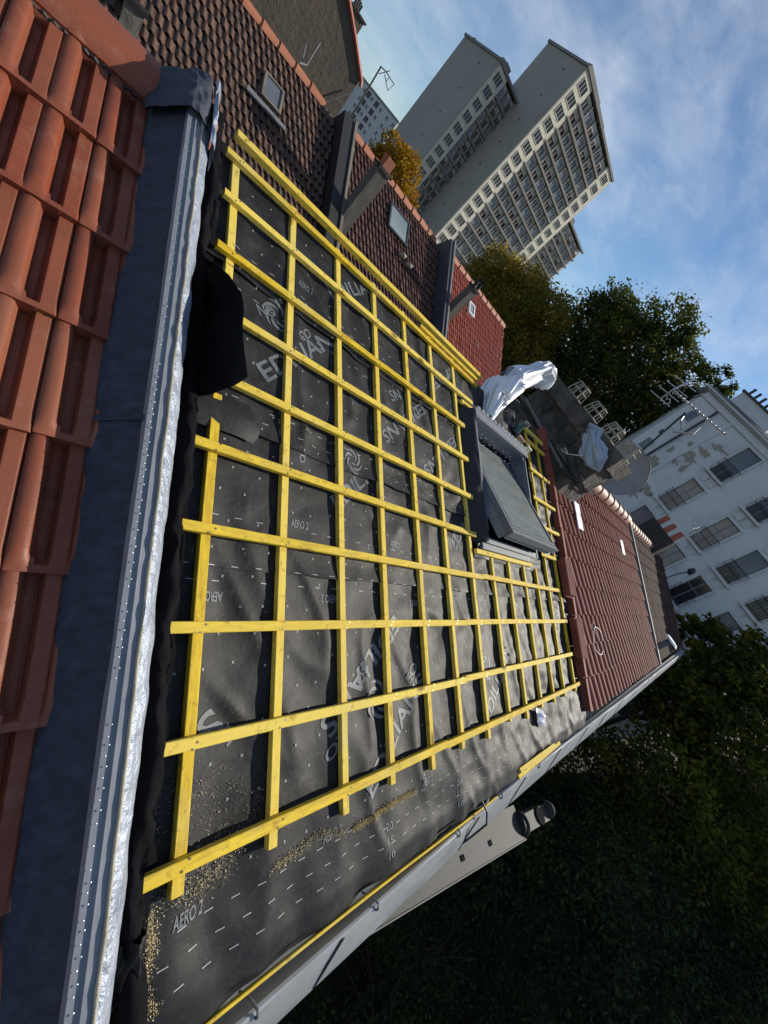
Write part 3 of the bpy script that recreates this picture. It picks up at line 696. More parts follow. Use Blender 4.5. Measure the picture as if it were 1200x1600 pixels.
# loose stacked tiles on the verge
for nm,s,x,lab in [('loose_tiles',.72,4.95,'small pile of dark red tiles beside the open roof window'),('loose_tiles',.06,5.02,'small pile of dark red tiles near the eave side of the verge')]:
    g=thing('tile_pile',lab,'tiles',P(x+.12,s,.05),group='loose tile piles on the verge')
    for k in range(3):
        mb=MB(); dx=random.uniform(-.012,.012); ds=random.uniform(-.02,.02); ti=random.uniform(-.1,.1)
        def f(u,v,k=k): 
            X=.25*u;Y=-.42*v; return P(x+dx+X,s+ds+Y+X*ti,.062+k*.026+.013*abs(math.sin(u*PI*4))+.004)
        mb.grid(32,6,f)
        mb.grid(32,1,lambda u,v,k=k:P(x+dx+.25*u,s+ds-.42+.25*u*ti,.062+k*.026+.013*abs(math.sin(u*PI*4))*(v)+.004*v-.014*(1-v)))
        mb.grid(1,6,lambda u,v,k=k:P(x+dx,s+ds-.42*v,.066+k*.026-.018*(1-u)))
        o=part('tile',mb,M['tiledark'],g)
# farther brown roof in the same row
bf=thing('tiled_house','farther house roof of old brown tiles before the white facade','house',(15.6,1.0,0))
mb=MB(); tiled(mb,11.40,19.4,-.93,2.36,P,.222,.345,prof_rib,10,1,-.03,lap=.03,thick=.02,jit=.004); o=part('tile_covering',mb,M['tileold'],bf,smooth=True); sp(o,40)
mb=MB(); prism_roof(mb,11.41,19.45,-.90,2.36,-.04); part('wall',mb,M['concrete'],bf)
mb=MB()
for k in range(20):
    x0=11.45+k*.40
    mb.grid(3,10,lambda u,v,x0=x0:P(x0+.42*u,2.40-(.12+.02*(1-u))*math.cos(PI*v),(.12+.02*(1-u))*math.sin(PI*v)))
part('ridge_tiles',mb,M['ridgep'],bf,smooth=True)
g=thing('chimney','low dark chimney with three short red pots on the farther brown ridge','chimney',P(16.2,2.55,0))
mb=MB(); c=P(16.2,2.6,0); mb.box(16.0,16.5,c[1]-.45,c[1]+.55,c[2]-.5,c[2]+.55); part('stack',mb,M['black'],g)
for k in range(3): mb=MB(); mb.tube([(16.25,c[1]-.28+k*.33,c[2]+.55),(16.25,c[1]-.28+k*.33,c[2]+.90)],[.10,.085],12); part('pot',mb,M['ptile'],g)
g=thing('tv_antenna','tiny bright aerial on the low dark chimney','antenna',(16.3,c[1]-.42,c[2]+.55))
mb=MB(); mb.tube([(16.3,c[1]-.42,c[2]+.551),(16.3,c[1]-.42,c[2]+1.35)],.02,6); part('mast',mb,M['alu'],g)
mb=MB(); mb.tube([(16.3,c[1]-.6,c[2]+1.25),(16.3,c[1]-.15,c[2]+1.30)],.02,6); mb.tube([(16.1,c[1]-.3,c[2]+1.2),(16.5,c[1]-.3,c[2]+1.4)],.015,6); part('boom',mb,M['alu'],g)
# vent pipe at the eave
g=thing('vent_pipe','short white vent pipe with flat cap at the far end of the eave','vent pipe',P(11.9,-.62,0))
mb=MB(); b_=Vector(P(11.9,-.62,-.02)); mb.tube([b_,b_+Vector((0,0,.40))],.07,14); part('pipe',mb,M['lead'],g,smooth=True)
mb=MB(); mb.tube([b_+Vector((0,0,.401)),b_+Vector((0,0,.44))],[.19,.15],18); part('cap',mb,M['white'],g)
# ==================================================================== GUTTER
gu=thing('gutter','long grey zinc eaves gutter with outward-sloping front face','gutter',(4,-.5,CZ-1.9))
secs=[(.35,-.545),(1.0,-.535),(1.9,-.515),(3.0,-.492),(4.2,-.492),(5.4,-.495),(8,-.51),(13,-.53),(20,-.56)]
def yf(x):
    for a,b in zip(secs,secs[1:]):
        if x<=b[0]: t_=(x-a[0])/(b[0]-a[0]); return a[1]*(1-t_)+b[1]*t_
    return secs[-1][1]
mb=MB(); X0,X1=.35,20.
def gs(u,v):
    x=X0+(X1-X0)*(v**1.8); y=yf(x)
    pr=[(-.450,-1.715),(-.452,-1.775),(-.470,-1.795),(y+.022,-1.765),(y+.008,-1.722),(y,-1.716),(y-.010,-1.722),(y-.075,-1.835),(y-.155,-1.965),(y-.156,-1.985),(y-.12,-1.98)]
    k=u*(len(pr)-1);i=min(int(round(k)),len(pr)-1)
    return (x,pr[i][0]+.0015*noise.noise(Vector((x*2,i,0))),CZ+pr[i][1]+.002*noise.noise(Vector((x*1.5,i,3))))
mb.grid(10,120,gs,flip=True); o=part('trough',mb,M['gutter'],gu,smooth=True); sp(o,30)
for x in [1.42,2.62,3.42,4.32,5.3,6.3,7.4,8.6,10.2,12]:
    mb=MB(); y=yf(x); w_=.012
    mb.hexa([(x,y-.012,CZ-1.722),(x+w_,y-.012,CZ-1.722),(x+w_,y-.148,CZ-1.957),(x,y-.148,CZ-1.957),(x,y-.016,CZ-1.720),(x+w_,y-.016,CZ-1.720),(x+w_,y-.152,CZ-1.955),(x,y-.152,CZ-1.955)])
    part('seam_strap',mb,M['iron'],gu)
for x in [1.02,1.62,2.35,2.95,3.7]:
    mb=MB(); y=yf(x); mb.tube([(x-.01,y+.055,CZ-1.765),(x,y+.03,CZ-1.72),(x+.005,y+.004,CZ-1.700),(x+.012,y-.016,CZ-1.715),(x+.015,y-.020,CZ-1.735)],.0045,6); part('gutter_clip',mb,M['lead'],gu)
# debris and cord in the gutter
mb=MB(); x=2.62; mb.tube([(x,-.44,CZ-1.66),(x+.01,-.50,CZ-1.66),(x+.02,-.56,CZ-1.70),(x+.03,-.62,CZ-1.9),(x+.01,-.66,CZ-2.12)],.006,6); mb.tube([(x-.05,-.47,CZ-1.76),(x+.1,-.475,CZ-1.70),(x+.25,-.47,CZ-1.75),(x+.12,-.48,CZ-1.77)],.008,6)
single('cord',mb,M['black'],'black cord hanging over the gutter edge beside the round-ended casing','cord',(x,-.5,CZ-1.7))
for i,(a,b,lab) in enumerate([((3.30,-.455,-1.735),(4.25,-.430,-1.70),'yellow batten offcut lying in the gutter, nearer to its front edge'),((3.28,-.415,-1.690),(4.05,-.412,-1.672),'yellow batten offcut tucked between gutter and underlay edge')]):
    mb=MB(); mb.bar((a[0],a[1]-.02,CZ+a[2]),(b[0],b[1]-.02,CZ+b[2]),(0,1,0),(0,0,1),.028,.024,.002); single('batten_offcut',mb,M['woodx'],lab,'batten',(a[0],a[1],CZ+a[2]),group='batten offcuts in the gutter')
mb=MB()
for k in range(160):
    x=random.choice([random.uniform(1.9,2.9),random.uniform(4.4,5.2)]); y=-.462-random.uniform(0,.03); z=CZ-1.785+random.uniform(0,.02); l=random.uniform(.008,.03); a=random.random()*PI
    mb.add([(x,y,z),(x+l*math.cos(a),y+l*math.sin(a)*.5,z+.004),(x+l*math.cos(a)+.004,y+.01,z+.006)],[(0,1,2)])
struct('leaf_litter',mb,M['card'],kind='stuff')
# ---- casing below the gutter
cs=thing('awning_casing','long grey metal casing with small slots and rounded end plates hanging below the gutter','casing',(2.6,-.85,CZ-2.3))
d=Vector((1,-.126,0)).normalized(); sd=Vector((.126,1,0)).normalized()
def C(l,w_,z): v=Vector((1.0,-.62,CZ-2.2))+d*l+sd*w_; return (v.x,v.y,v.z+z)
mb=MB(); f=lambda x0,x1,y0,y1,z0,z1,mi=0:mb.hexa([C(x0,y0,z0),C(x1,y0,z0),C(x1,y1,z0),C(x0,y1,z0),C(x0,y0,z1),C(x1,y0,z1),C(x1,y1,z1),C(x0,y1,z1)],mi)
f(-.6,2.93,0,.24,-.22,0); part('housing',mb,M['casing'],cs)
for l in (.55,1.25,1.95,2.35):
    mb=MB(); f(l,l+.05,.07,.105,.001,.004); part('slot',mb,M['under'],cs)
mb=MB(); f(-.6,2.93,-.008,-.001,-.2,.008); part('edge_trim',mb,M['lead'],cs)
mb=MB(); f(2.94,3.55,.02,.15,-.2,-.02); part('rail',mb,M['casing'],cs)
def disc(l,rad,name,mat,th=.02):
    mb=MB(); n_=22; ring=[]
    for q in (0,1):
        for i in range(n_+1):
            a=PI*i/n_; ring.append(C(l+q*th,.10-rad*math.cos(a),-.02+rad*math.sin(a)))
    fs=[(i,i+1,n_+2+i,n_+1+i) for i in range(n_)]+[tuple(range(n_+1)),tuple(range(2*n_+1,n_,-1))]
    mb.add(ring,fs); part(name,mb,mat,cs)
disc(2.94,.098,'end_plate',M['casing'],.012); disc(2.90,.08,'end_plate',M['black'],.03)
disc(3.56,.075,'end_plate',M['casing'],.012)
mb=MB(); mb.tube([C(3.36,.085,-.02),C(3.36,.085,-.005)],.070,24); part('round_lens',mb,M['under'],cs)
# ==================================================================== objects on our roof
mb=MB() # white plastic sheet as thick folded cloth
def ribbon(cps,wid,fn_amp,seed,nu=60,nv=40,flat=.35,fold=0.,nf=6):
    cps=[Vector(c) for c in cps]
    m=MB()
    def fn(u,v):
        k=v*(len(cps)-1); i=min(int(k),len(cps)-2); f=k-i
        # catmull
        p0=cps[max(i-1,0)];p1=cps[i];p2=cps[i+1];p3=cps[min(i+2,len(cps)-1)]
        c=.5*((2*p1)+(p2-p0)*f+(2*p0-5*p1+4*p2-p3)*f*f+(-p0+3*p1-3*p2+p3)*f**3)
        j=min(int(k),len(wid)-2); w_=wid[j]*(1-f)+wid[j+1]*f
        dd=(p2-p1).normalized(); a=dd.cross(Vector((.7,.55,.45))).normalized(); b=dd.cross(a)
        th=2*PI*u
        r_=1+fn_amp*noise.noise(Vector((math.cos(th)*1.8+seed,math.sin(th)*1.8,v*3.5)))+.5*fn_amp*(1-2*abs(noise.noise(Vector((math.cos(th)*4+seed,math.sin(th)*4,v*2.5)))))
        r_+=fold*(abs(math.sin(nf*th/2+2.2*math.sin(v*3+seed)+1.5*noise.noise(Vector((v*3,seed,0)))))-.5)
        end=math.sin(PI*min(1,max(0,.04+v*.95)))**.35
        return c+(a*math.cos(th)*w_*r_+b*math.sin(th)*w_*flat*r_)*end
    m.grid(nu,nv,lambda u,v:tuple(fn(u,v))); return m
bz=CZ
mbag=ribbon([(3.42,2.30,bz-.60),(3.55,2.50,bz-.48),(3.75,2.70,bz-.32),(4.05,2.84,bz-.15),(4.32,2.96,bz+.0),(4.50,2.93,bz+.03),(4.50,2.84,bz-.03)],[.19,.25,.23,.18,.17,.15,.08],.38,3.,140,110,.5,.13,5)
single('plastic_sheet',mbag,M['bag'],'billowing white plastic sheet at the ridge above the open roof window','plastic sheet',(3.4,2.4,CZ-.6),smooth=True)
g=thing('tarpaulin','pale blue-grey tarpaulin wrapped round a bracket on the chimney stack','tarpaulin',(5.4,2.3,CZ-.1))
part('wrap',ribbon([(5.40,2.50,bz+.06),(5.36,2.44,bz+.09),(5.35,2.34,bz+.04),(5.34,2.22,bz-.02),(5.36,2.10,bz-.07),(5.42,1.98,bz-.10)],[.05,.11,.08,.11,.13,.03],.6,8.,110,70,.55,.35,6),M['cloth'],g,smooth=True)
mb=MB(); mb.tube([(5.33,2.18,bz-.06),(5.3,2.26,bz-.18),(5.32,2.38,bz-.28),(5.3,2.46,bz-.30),(5.28,2.44,bz-.25),(5.3,2.36,bz-.27)],.006,6); part('cord',mb,M['white'],g)
g=thing('sealant_tub','small dark teal tub with grey lid standing by the ridge near the chimney','tub',(4.20,2.45,CZ-.52))
b_=Vector((4.20,2.45,CZ-.52)); mb=MB(); mb.tube([b_,b_+Vector((.0,.02,.13))],.045,16); part('tub',mb,M['teal'],g,smooth=False)
mb=MB(); mb.tube([b_+Vector((.02,0,.131)),b_+Vector((.02,0,.165))],.040,16); part('lid',mb,M['lead'],g)
for lab,cx,s_,mt,sz in [('open brown cardboard box leaning beyond the top of the roof window',4.20,0,'card',.12),('pale plywood block resting beside the brown cardboard box',4.25,1,'straw',.08)]:
    mb=MB(); b_=Vector((cx,2.33 if s_==0 else 2.20,CZ-.60 if s_==0 else CZ-.56)); a=.5
    pts=[]
    for z in (0,sz*.9):
        for dx,dy in ((-1,-1),(1,-1),(1,1),(-1,1)):
            x,y=dx*sz/2*1.1,dy*sz/2*.8; pts.append((b_.x+x*math.cos(a)-y*math.sin(a)+z*.1,b_.y+x*math.sin(a)+y*math.cos(a),b_.z+z))
    mb.hexa(pts); 
    if mt=='card': 
        p=[Vector(q) for q in pts[4:]]; mb.add([p[0],p[1],p[1]+Vector((.03,-.06,.02)),p[0]+Vector((.03,-.06,.02))],[(0,1,2,3)])
    single('cardboard_box' if mt=='card' else 'wood_block',mb,M[mt],lab,'box' if mt=='card' else 'block',tuple(b_))
mb=ribbon([(4.02,2.52,bz-.56),(4.08,2.58,bz-.49),(4.12,2.62,bz-.41)],[.07,.08,.04],.6,21.,40,30,.6,.3,5)
single('tool_bag',mb,M['person'],'slumped dark tool bag between the white plastic sheet and the teal tub','bag',(4.05,2.55,CZ-.55),smooth=True)
mb=MB(); mb.grid(10,8,lambda u,v:P(3.70+.16*u,-.66-.12*v-.05*u,.03+.035*math.sin(PI*u)*math.sin(PI*v)+.02*noise.noise(Vector((u*4,v*4,1))))); single('plastic_scrap',mb,M['bag'],'crumpled translucent scrap on the underlay near the eave','scrap',P(3.75,-.7,.02),smooth=True)
# ==================================================================== CHIMNEY STACK
ch=thing('chimney','broad weathered mortar chimney stack with cage pots on the party wall','chimney',(5.75,2.75,CZ-.8))
def rough_box(x0,x1,y0,y1,z0,z1,amp=.02,n_=14,seed=0,taper=0.):
    m=MB()
    def pt(a,b,c):
        v=Vector((a*3,b*3,c*3)); k=amp*noise.noise(v*1.5+Vector((seed,0,0)))+amp*.5*noise.noise(v*4+Vector((seed,0,0)))
        cx,cy=(x0+x1)/2,(y0+y1)/2; t_=1+taper*(z1-c)/(z1-z0)
        return (cx+(a-cx)*t_+k,cy+(b-cy)*t_+k*.7,c+k*.5)
    L=lambda p,q,t_:p+(q-p)*t_
    m.grid(n_,n_,lambda u,v:pt(x0,L(y1,y0,u),L(z0,z1,v))); m.grid(n_,n_,lambda u,v:pt(x1,L(y0,y1,u),L(z0,z1,v)))
    m.grid(n_,n_,lambda u,v:pt(L(x0,x1,u),y0,L(z0,z1,v))); m.grid(n_,n_,lambda u,v:pt(L(x1,x0,u),y1,L(z0,z1,v)))
    m.grid(n_,n_,lambda u,v:pt(L(x0,x1,u),L(y0,y1,v),z1)); return m
part('base',rough_box(5.36,6.1,2.05,3.75,CZ-1.3,CZ-.42,.035,26,1,.10),M['mortar'],ch,smooth=True)
o=part('shaft',rough_box(5.50,6.0,2.02,3.55,CZ-.45,CZ+.02,.016,26,4),M['mortar'],ch,smooth=True)
part('band',rough_box(5.42,6.06,1.98,3.60,CZ-.36,CZ-.30,.01,20,5),M['mortar'],ch,smooth=True)
part('crown',rough_box(5.42,6.06,1.96,3.62,CZ-.02,CZ+.20,.014,22,7),M['mortar'],ch,smooth=True)
for y,z in [(3.25,-.14),(2.9,-.14),(2.62,-.16)]:
    mb=MB(); mb.box(5.470,5.49,y-.09,y+.07,CZ+z-.05,CZ+z+.07); part('missing_brick',mb,M['black'],ch)
for y in (3.25,2.85,2.45,2.12):
    g=MB(); z0=CZ+.215; a=.105
    lv=[(z0,a),(z0+.095,a*.9),(z0+.18,a*.72)]
    for z,q in lv:
        c=[(5.75-q,y-q,z),(5.75+q,y-q,z),(5.75+q,y+q,z),(5.75-q,y+q,z)]
        for i in range(4): g.tube([c[i],c[(i+1)%4]],.009,5)
        if z==z0 or z>z0+.1:
            g.tube([(5.75,y-q,z),(5.75,y+q,z)],.005,5)
    for sx in (-1,0,1):
        for sy in (-1,0,1):
            if sx or sy: g.tube([(5.75+sx*q_,y+sy*q_,z_) for z_,q_ in lv],.009,5)
    part('cage_pot',g,M['patch'],ch)
mb=MB(); mb.tube([(5.33,3.45,CZ-.30),(5.33,2.25,CZ-.42)],.022,10); part('pipe',mb,M['lead'],ch)
mb=MB(); 
for k in range(7): mb.tube([(5.36+.03*random.uniform(-1,1),2.0+.05*k,CZ-.38+.02*random.random()),(5.30,2.1+.05*k+.1,CZ-.45)],.008,5)
mb.tube([(5.45,1.85,CZ-.42),(5.40,2.2,CZ-.36),(5.42,2.4,CZ-.3)],.012,6); mb.tube([(5.38,1.85,CZ-.36),(5.36,2.1,CZ-.30),(5.38,2.3,CZ-.22)],.012,6)
part('strap_bundle',mb,M['iron'],ch)
# satellite dish behind the stack
ds=thing('satellite_dish','large dull grey satellite dish behind the chimney stack before the white facade','satellite dish',(7.2,2.5,CZ-.2))
cn=Vector((7.3,2.50,CZ+.13)); ax=Vector((-.80,-.52,.30)).normalized(); e1=ax.cross(Vector((0,0,1))).normalized(); e2=e1.cross(ax)
mb=MB()
mb.grid(40,10,lambda u,v:tuple(cn+(e1*math.cos(2*PI*u)+e2*math.sin(2*PI*u))*.40*v+ax*(.10*v*v)))
mb.tube([tuple(cn+(e1*math.cos(2*PI*i/40)+e2*math.sin(2*PI*i/40))*.40+ax*.10) for i in range(41)],.008,6)
part('reflector',mb,M['dish'],ds,smooth=True)
mb=MB(); mb.tube([tuple(cn-ax*.02),tuple(cn-ax*.2),(7.3,2.75,CZ-.9)],.025,8); part('bracket',mb,M['lead'],ds)
mb=MB(); mb.tube([tuple(cn+e2*-.4+ax*.08),tuple(cn+e2*-.25+ax*.35)],.009,6); part('feed_arm',mb,M['alu'],ds)
# TV antenna on its mast
an=thing('tv_antenna','combined rake aerial with two booms on a long dark mast before the white facade','antenna',(8,2.66,CZ-.6))
mb=MB(); top=Vector((8,3.0,CZ+1.42)); mb.tube([(8.0,2.66,CZ-.6),(8,2.68,CZ-.19),tuple(top)],.018,8); part('mast',mb,M['iron'],an)
mb=MB(); mb.box(7.97,8.03,2.74,2.80,CZ+.12,CZ+.2); mb.box(7.97,8.03,2.90,2.96,CZ+.95,CZ+1.03); part('clamp',mb,M['iron'],an)
mb=MB(); a_=Vector((8,3.46,CZ+1.80)); b_=Vector((8,2.32,CZ+1.72)); b0=Vector((8.0,3.47,CZ+1.38))
bm_a=Vector((7.9,3.40,CZ+1.50)); bm_b=Vector((8.1,2.35,CZ+1.62))
mb.tube([tuple(bm_a),tuple(bm_b)],.016,8)
part('boom',mb,M['alu'],an)
mb=MB()
for k in range(13):
    c_=bm_a.lerp(bm_b,.05+.075*k); l=.05; mb.tube([(c_.x-l,c_.y,c_.z+.0),(c_.x+l,c_.y,c_.z)],.006,5)
    mb.tube([(c_.x,c_.y,c_.z-.03),(c_.x,c_.y,c_.z+.03)],.008,5)
part('director_rods',mb,M['alu'],an)
mb=MB(); c0=Vector((8,3.46,CZ+1.30)); c1_=Vector((8,3.42,CZ+1.84)); mb.tube([tuple(c0),tuple(bm_a+Vector((0,.03,0))),tuple(c1_)],.017,8); part('reflector_bar',mb,M['alu'],an)
mb=MB()
for k in range(5):
    c_=c0.lerp(c1_,k/4); mb.tube([(c_.x,c_.y-.22,c_.z+.02),(c_.x,c_.y+.24,c_.z-.02)],.006,5)
for y in (3.30,3.38): mb.tube([(8,y,CZ+1.36),(8,y+.06,CZ+1.40),(8,y+.1,CZ+1.32),(8,y+.04,CZ+1.28),(8,y,CZ+1.36)],.006,5)
part('reflector_rods',mb,M['alu'],an)
mb=MB(); mb.tube([tuple(top+Vector((0,-.03,-.05))),(8,2.93,CZ+1.30),(8,2.78,CZ+1.22)],.014,6); mb.tube([(8,2.66,CZ+1.42),(8,2.62,CZ+1.30),(8,2.84,CZ+1.10)],.016,6); part('lower_arm',mb,M['alu'],an)
# ==================================================================== NEIGHBOURING ROOFS BEHIND (pitch 33)
PB=R(33);CB,SB=math.cos(PB),math.sin(PB)
def Q(x,s,n=0.,Y0=12.,z0=0.): # s measured down from the ridge
    return (x,Y0+s*CB-n*SB,CZ+z0+s*SB+n*CB)
def prof_br(u,v):
    return .034*max(0,math.cos((u-.35)/.3*PI/2))**.8 if abs(u-.35)<.3 else 0
def gable_house(name,label,xa,xb,mat,z0=0.,tw=.135,ga=.225,ridge=True,wallm='render',Y0=12.,depth=5.2):
    g=thing(name,label,'house',((xa+xb)/2,Y0,0))
    Pf=lambda x,s,n:Q(x,s,n,Y0,z0)
    mb=MB(); tiled(mb,xa,xb,-depth,-.02,Pf,tw,ga,prof_br,8,1,.0,lap=.032,thick=.024,stag=.5,jit=.006); o=part('tile_covering',mb,M[mat],g,smooth=True); sp(o,40)
    mb=MB(); ye=Y0-depth*CB+.15; ze=CZ+z0-depth*SB-.05
    pts=[(ye,0),(ye,ze),(Y0,CZ+z0-.03),(Y0+3.5,CZ+z0-.03-3.5*math.tan(PB)),(Y0+3.5,0)]
    vs=[(xa,y,z) for y,z in pts]+[(xb,y,z) for y,z in pts]; mb.add(vs,[tuple(range(5)),tuple(range(9,4,-1))]+[(i,i+5,(i+1)%5+5,(i+1)%5) for i in range(5)])
    part('wall',mb,M[wallm],g)
    if ridge:
        mb=MB(); n_=int((xb-xa)/.40)
        for k in range(n_):
            x0=xa+k*.40; 
            mb.grid(3,8,lambda u,v,x0=x0:(x0+.42*u,Y0-(.11+.025*(1-u))*math.cos(PI*v),CZ+z0-.02+(.11+.025*(1-u))*math.sin(PI*v)))
        part('ridge_tiles',mb,M['ridge'],g,smooth=True)
    return g
A=gable_house('tiled_house','mossy dark brown roof behind the ridge, with orange ridge tiles and a small skylight',-5.0,4.55,'tilebr',-.12)
def skylight(parent,x0,x1,s0,s1,gm,z0=0.,fr='framedk'):
    Qf=lambda x,s,n:Q(x,s,n,12.,z0)
    mb=MB(); f_=lambda a,b,c,d,n0,n1:mb.hexa([Qf(a,c,n0),Qf(b,c,n0),Qf(b,d,n0),Qf(a,d,n0),Qf(a,c,n1),Qf(b,c,n1),Qf(b,d,n1),Qf(a,d,n1)])
    w_=.05; f_(x0,x0+w_,s0,s1,0,.11); f_(x1-w_,x1,s0,s1,0,.11); f_(x0+w_,x1-w_,s0,s0+w_,0,.11); f_(x0+w_,x1-w_,s1-w_,s1,0,.11)
    o=part('skylight',mb,M[fr],parent)
    mb=MB(); f_(x0+w_,x1-w_,s0+w_,s1-w_,.05,.085); part('pane',mb,M[gm],o)
    return Qf,f_
skylight(A,2.82,3.26,-1.40,-.85,'glassbl',-.12,'concrete')
mb=MB(); mb.hexa([Q(2.55,-1.62,.07,12,-.12),Q(3.4,-1.62,.07,12,-.12),Q(3.4,-1.52,.07,12,-.12),Q(2.55,-1.52,.07,12,-.12),Q(2.55,-1.62,.11,12,-.12),Q(3.4,-1.62,.11,12,-.12),Q(3.4,-1.52,.11,12,-.12),Q(2.55,-1.52,.11,12,-.12)]); part('pale_flashing',mb,M['lead'],A)
B=gable_house('tiled_house','dark brown roof with the large pale skylight, between the two upright parapets',4.98,8.85,'tilebr2',.0)
skylight(B,6.50,7.32,-1.28,-.55,'glasssky')
Cc=gable_house('tiled_house','bright red tiled roof with a small white skylight at the end of the row',9.10,13.5,'tiler',.1,wallm='plaster')
skylight(Cc,10.68,11.05,-1.18,-.75,'glasssky',.1,'white')
mb=MB(); mb.hexa([Q(11.45,-1.85,.05),Q(11.72,-1.85,.05),Q(11.72,-1.68,.05),Q(11.45,-1.68,.05),Q(11.5,-1.85,.12),Q(11.7,-1.85,.12),Q(11.7,-1.70,.12),Q(11.5,-1.70,.12)]); part('broken_tile',mb,M['tilebr2'],Cc)
mb=MB(); mb.tube([Q(13.5,-5.2,.06),Q(13.5,-.02,.06)],.04,6); part('verge_trim',mb,M['ridgep'],Cc)
# parapets
def parapet(label,xa,xb,z0,hh,mat,cap,s_end=-5.2,topx=None):
    g=thing('parapet_wall',label,'wall',(xa,11,0),group='upright parapets between the neighbouring roofs')
    mb=MB(); pts=[(s_end,-.5),(s_end,hh),(.0,hh),(.12,-.5)]
    vs=[Q(xa,s,n,12,z0) for s,n in pts]+[Q(xb,s,n,12,z0) for s,n in pts]
    mb.add(vs,[(0,1,2,3),(7,6,5,4),(0,4,5,1),(1,5,6,2),(2,6,7,3),(3,7,4,0)]); part('wall',mb,M[mat],g)
    mb=MB(); vs=[Q(x,s,n,12,z0) for s in (s_end,.03) for n in (hh+.003,hh+.04) for x in (xb-.05,xb+.02)]
    mb.hexa([vs[0],vs[1],vs[5],vs[4],vs[2],vs[3],vs[7],vs[6]]); part('coping',mb,M[cap],g)
parapet('dark stained parapet between the mossy brown roof and the roof with the pale skylight',4.58,4.93,0,.22,'black','concrete')
parapet('slate-clad parapet with pale edge beside the bright red roof',8.88,9.06,.12,.34,'slate','lead')
def shaft(label,x,y,zb,zt,w_,mat,pot=None,capm='black'):
    g=thing('chimney',label,'chimney',(x,y,zb))
    part('stack',rough_box(x-w_/2,x+w_/2,y-w_/2,y+w_/2,zb,zt,.012,8,x),M[mat],g)
    part('cap',rough_box(x-w_/2-.04,x+w_/2+.04,y-w_/2-.04,y+w_/2+.04,zt+.002,zt+.06,.006,6,x),M[capm],g)
    if pot: mb=MB(); mb.box(x-.11,x+.11,y-.11,y+.11,zt+.06,zt+.27); part('pot',mb,M[pot],g)
    return g
shaft('slim concrete chimney with an orange square pot before the pale skylight',5.06,9.95,CZ-1.75,CZ+.02,.30,'mortar2','ridge')
g=shaft('slim grey chimney topped by black cowls on the bright red roof',9.32,10.1,CZ-1.55,CZ+.05,.26,'mortar2')
for k in (-.08,.09):
    mb=MB(); mb.tube([(9.32+k,10.1,CZ+.11),(9.32+k,10.1,CZ+.30),(9.32+k+.02,10.1,CZ+.34)],[.06,.05,.09],10); part('cowl',mb,M['black'],g)
shaft('short weathered post chimney at the top left corner behind the tile ridge',.80,9.9,CZ-2.2,CZ-1.22,.24,'concrete')
# vent birds-like clay vents
for i,(x,s,lab) in enumerate([(7.12,-1.62,'pale clay vent tile below the large skylight, nearer the skylight'),(7.42,-1.70,'pale clay vent tile below the large skylight, nearer the red roof')]):
    mb=MB(); mb.tube([Q(x,s,.03),Q(x+.03,s-.05,.16),Q(x+.10,s-.08,.17)],[.07,.06,.05],10); single('clay_vent',mb,M['patch'],lab,'vent',Q(x,s,0),smooth=True,group='clay vents')
# rendered gable behind
gb=thing('gabled_house','tall brown rendered gable wall with dark red verge rising behind the mossy roof','house',(2,15.5,0))
mb=MB(); pts=[(5.80,0),(5.67,CZ+.94),(5.02,CZ+1.34),(4.45,CZ+1.68),(-2,CZ+4.5),(-6,CZ+2),(-6,0)]
vs=[(x,15.,z) for x,z in pts]+[(x,19.,z) for x,z in pts]; n_=len(pts); mb.add(vs,[tuple(range(n_))[::-1],tuple(range(n_,2*n_))]+[(i,(i+1)%n_,(i+1)%n_+n_,i+n_) for i in range(n_)]); part('wall',mb,M['render'],gb)
mb=MB(); mb.tube([(5.76,14.97,CZ+.85),(5.68,14.97,CZ+.96),(5.03,14.97,CZ+1.37),(4.45,14.97,CZ+1.71),(-2,14.97,CZ+4.54)],.05,6); part('verge',mb,M['ptile'],gb)
mb=MB(); mb.tube([(2.77,14.95,CZ-.05),(3.6,14.9,CZ-.12),(5.6,14.93,CZ-.16)],.018,5); mb.tube([(5.2,14.95,CZ-.1),(5.62,14.95,CZ+.55)],.012,5); part('cable',mb,M['lead'],gb)
g=thing('chimney','small chimney with four thin pots on the brown gable against the sky','chimney',(5.0,15.6,CZ+1.2))
mb=MB(); mb.box(4.72,5.14,15.3,16.0,CZ+.9,CZ+1.72); part('stack',mb,M['render'],g)
mb=MB(); mb.box(4.68,5.18,15.26,16.04,CZ+1.722,CZ+1.77); part('cap',mb,M['black'],g)
for k in range(4): mb=MB(); y=15.38+k*.18; x=4.76+k*.11; mb.tube([(x,y,CZ+1.77),(x,y,CZ+1.98)],.035,8); part('pot',mb,M['black'],g)
mb=MB(); mb.tube([Q(3.45,.05,.1),(3.48,12.4,CZ+.32)],.02,6); mb.tube([(3.45,12.05,CZ+.02),(3.62,12.2,CZ+.10),(3.68,12.4,CZ+.55)],.018,6); single('metal_bracket',mb,M['lead'],'bent shiny metal bracket standing on the orange ridge tiles','bracket',(3.45,12,CZ))
g=thing('tv_antenna','small looped aerial on a thin pole against the sky before the far flats','antenna',(7.99,20,CZ))
mb=MB(); mb.tube([(8.0,20,CZ-2),(7.99,20,CZ+.73),(7.88,20,CZ+2.03)],.03,6); part('mast',mb,M['iron'],g)
mb=MB(); mb.tube([(7.85,20,CZ+2.02),(8.12,20,CZ+2.08)],.02,6); mb.tube([(8.12,20,CZ+2.08),(8.58,20,CZ+2.08),(8.52,20,CZ+1.80),(8.12,20,CZ+2.0)],.018,6); mb.tube([(7.95,20,CZ+1.85),(8.2,20,CZ+2.2)],.014,5); mb.tube([(8.3,20,CZ+2.08),(8.30,20,CZ+1.9)],.014,5); part('loop',mb,M['iron'],g)
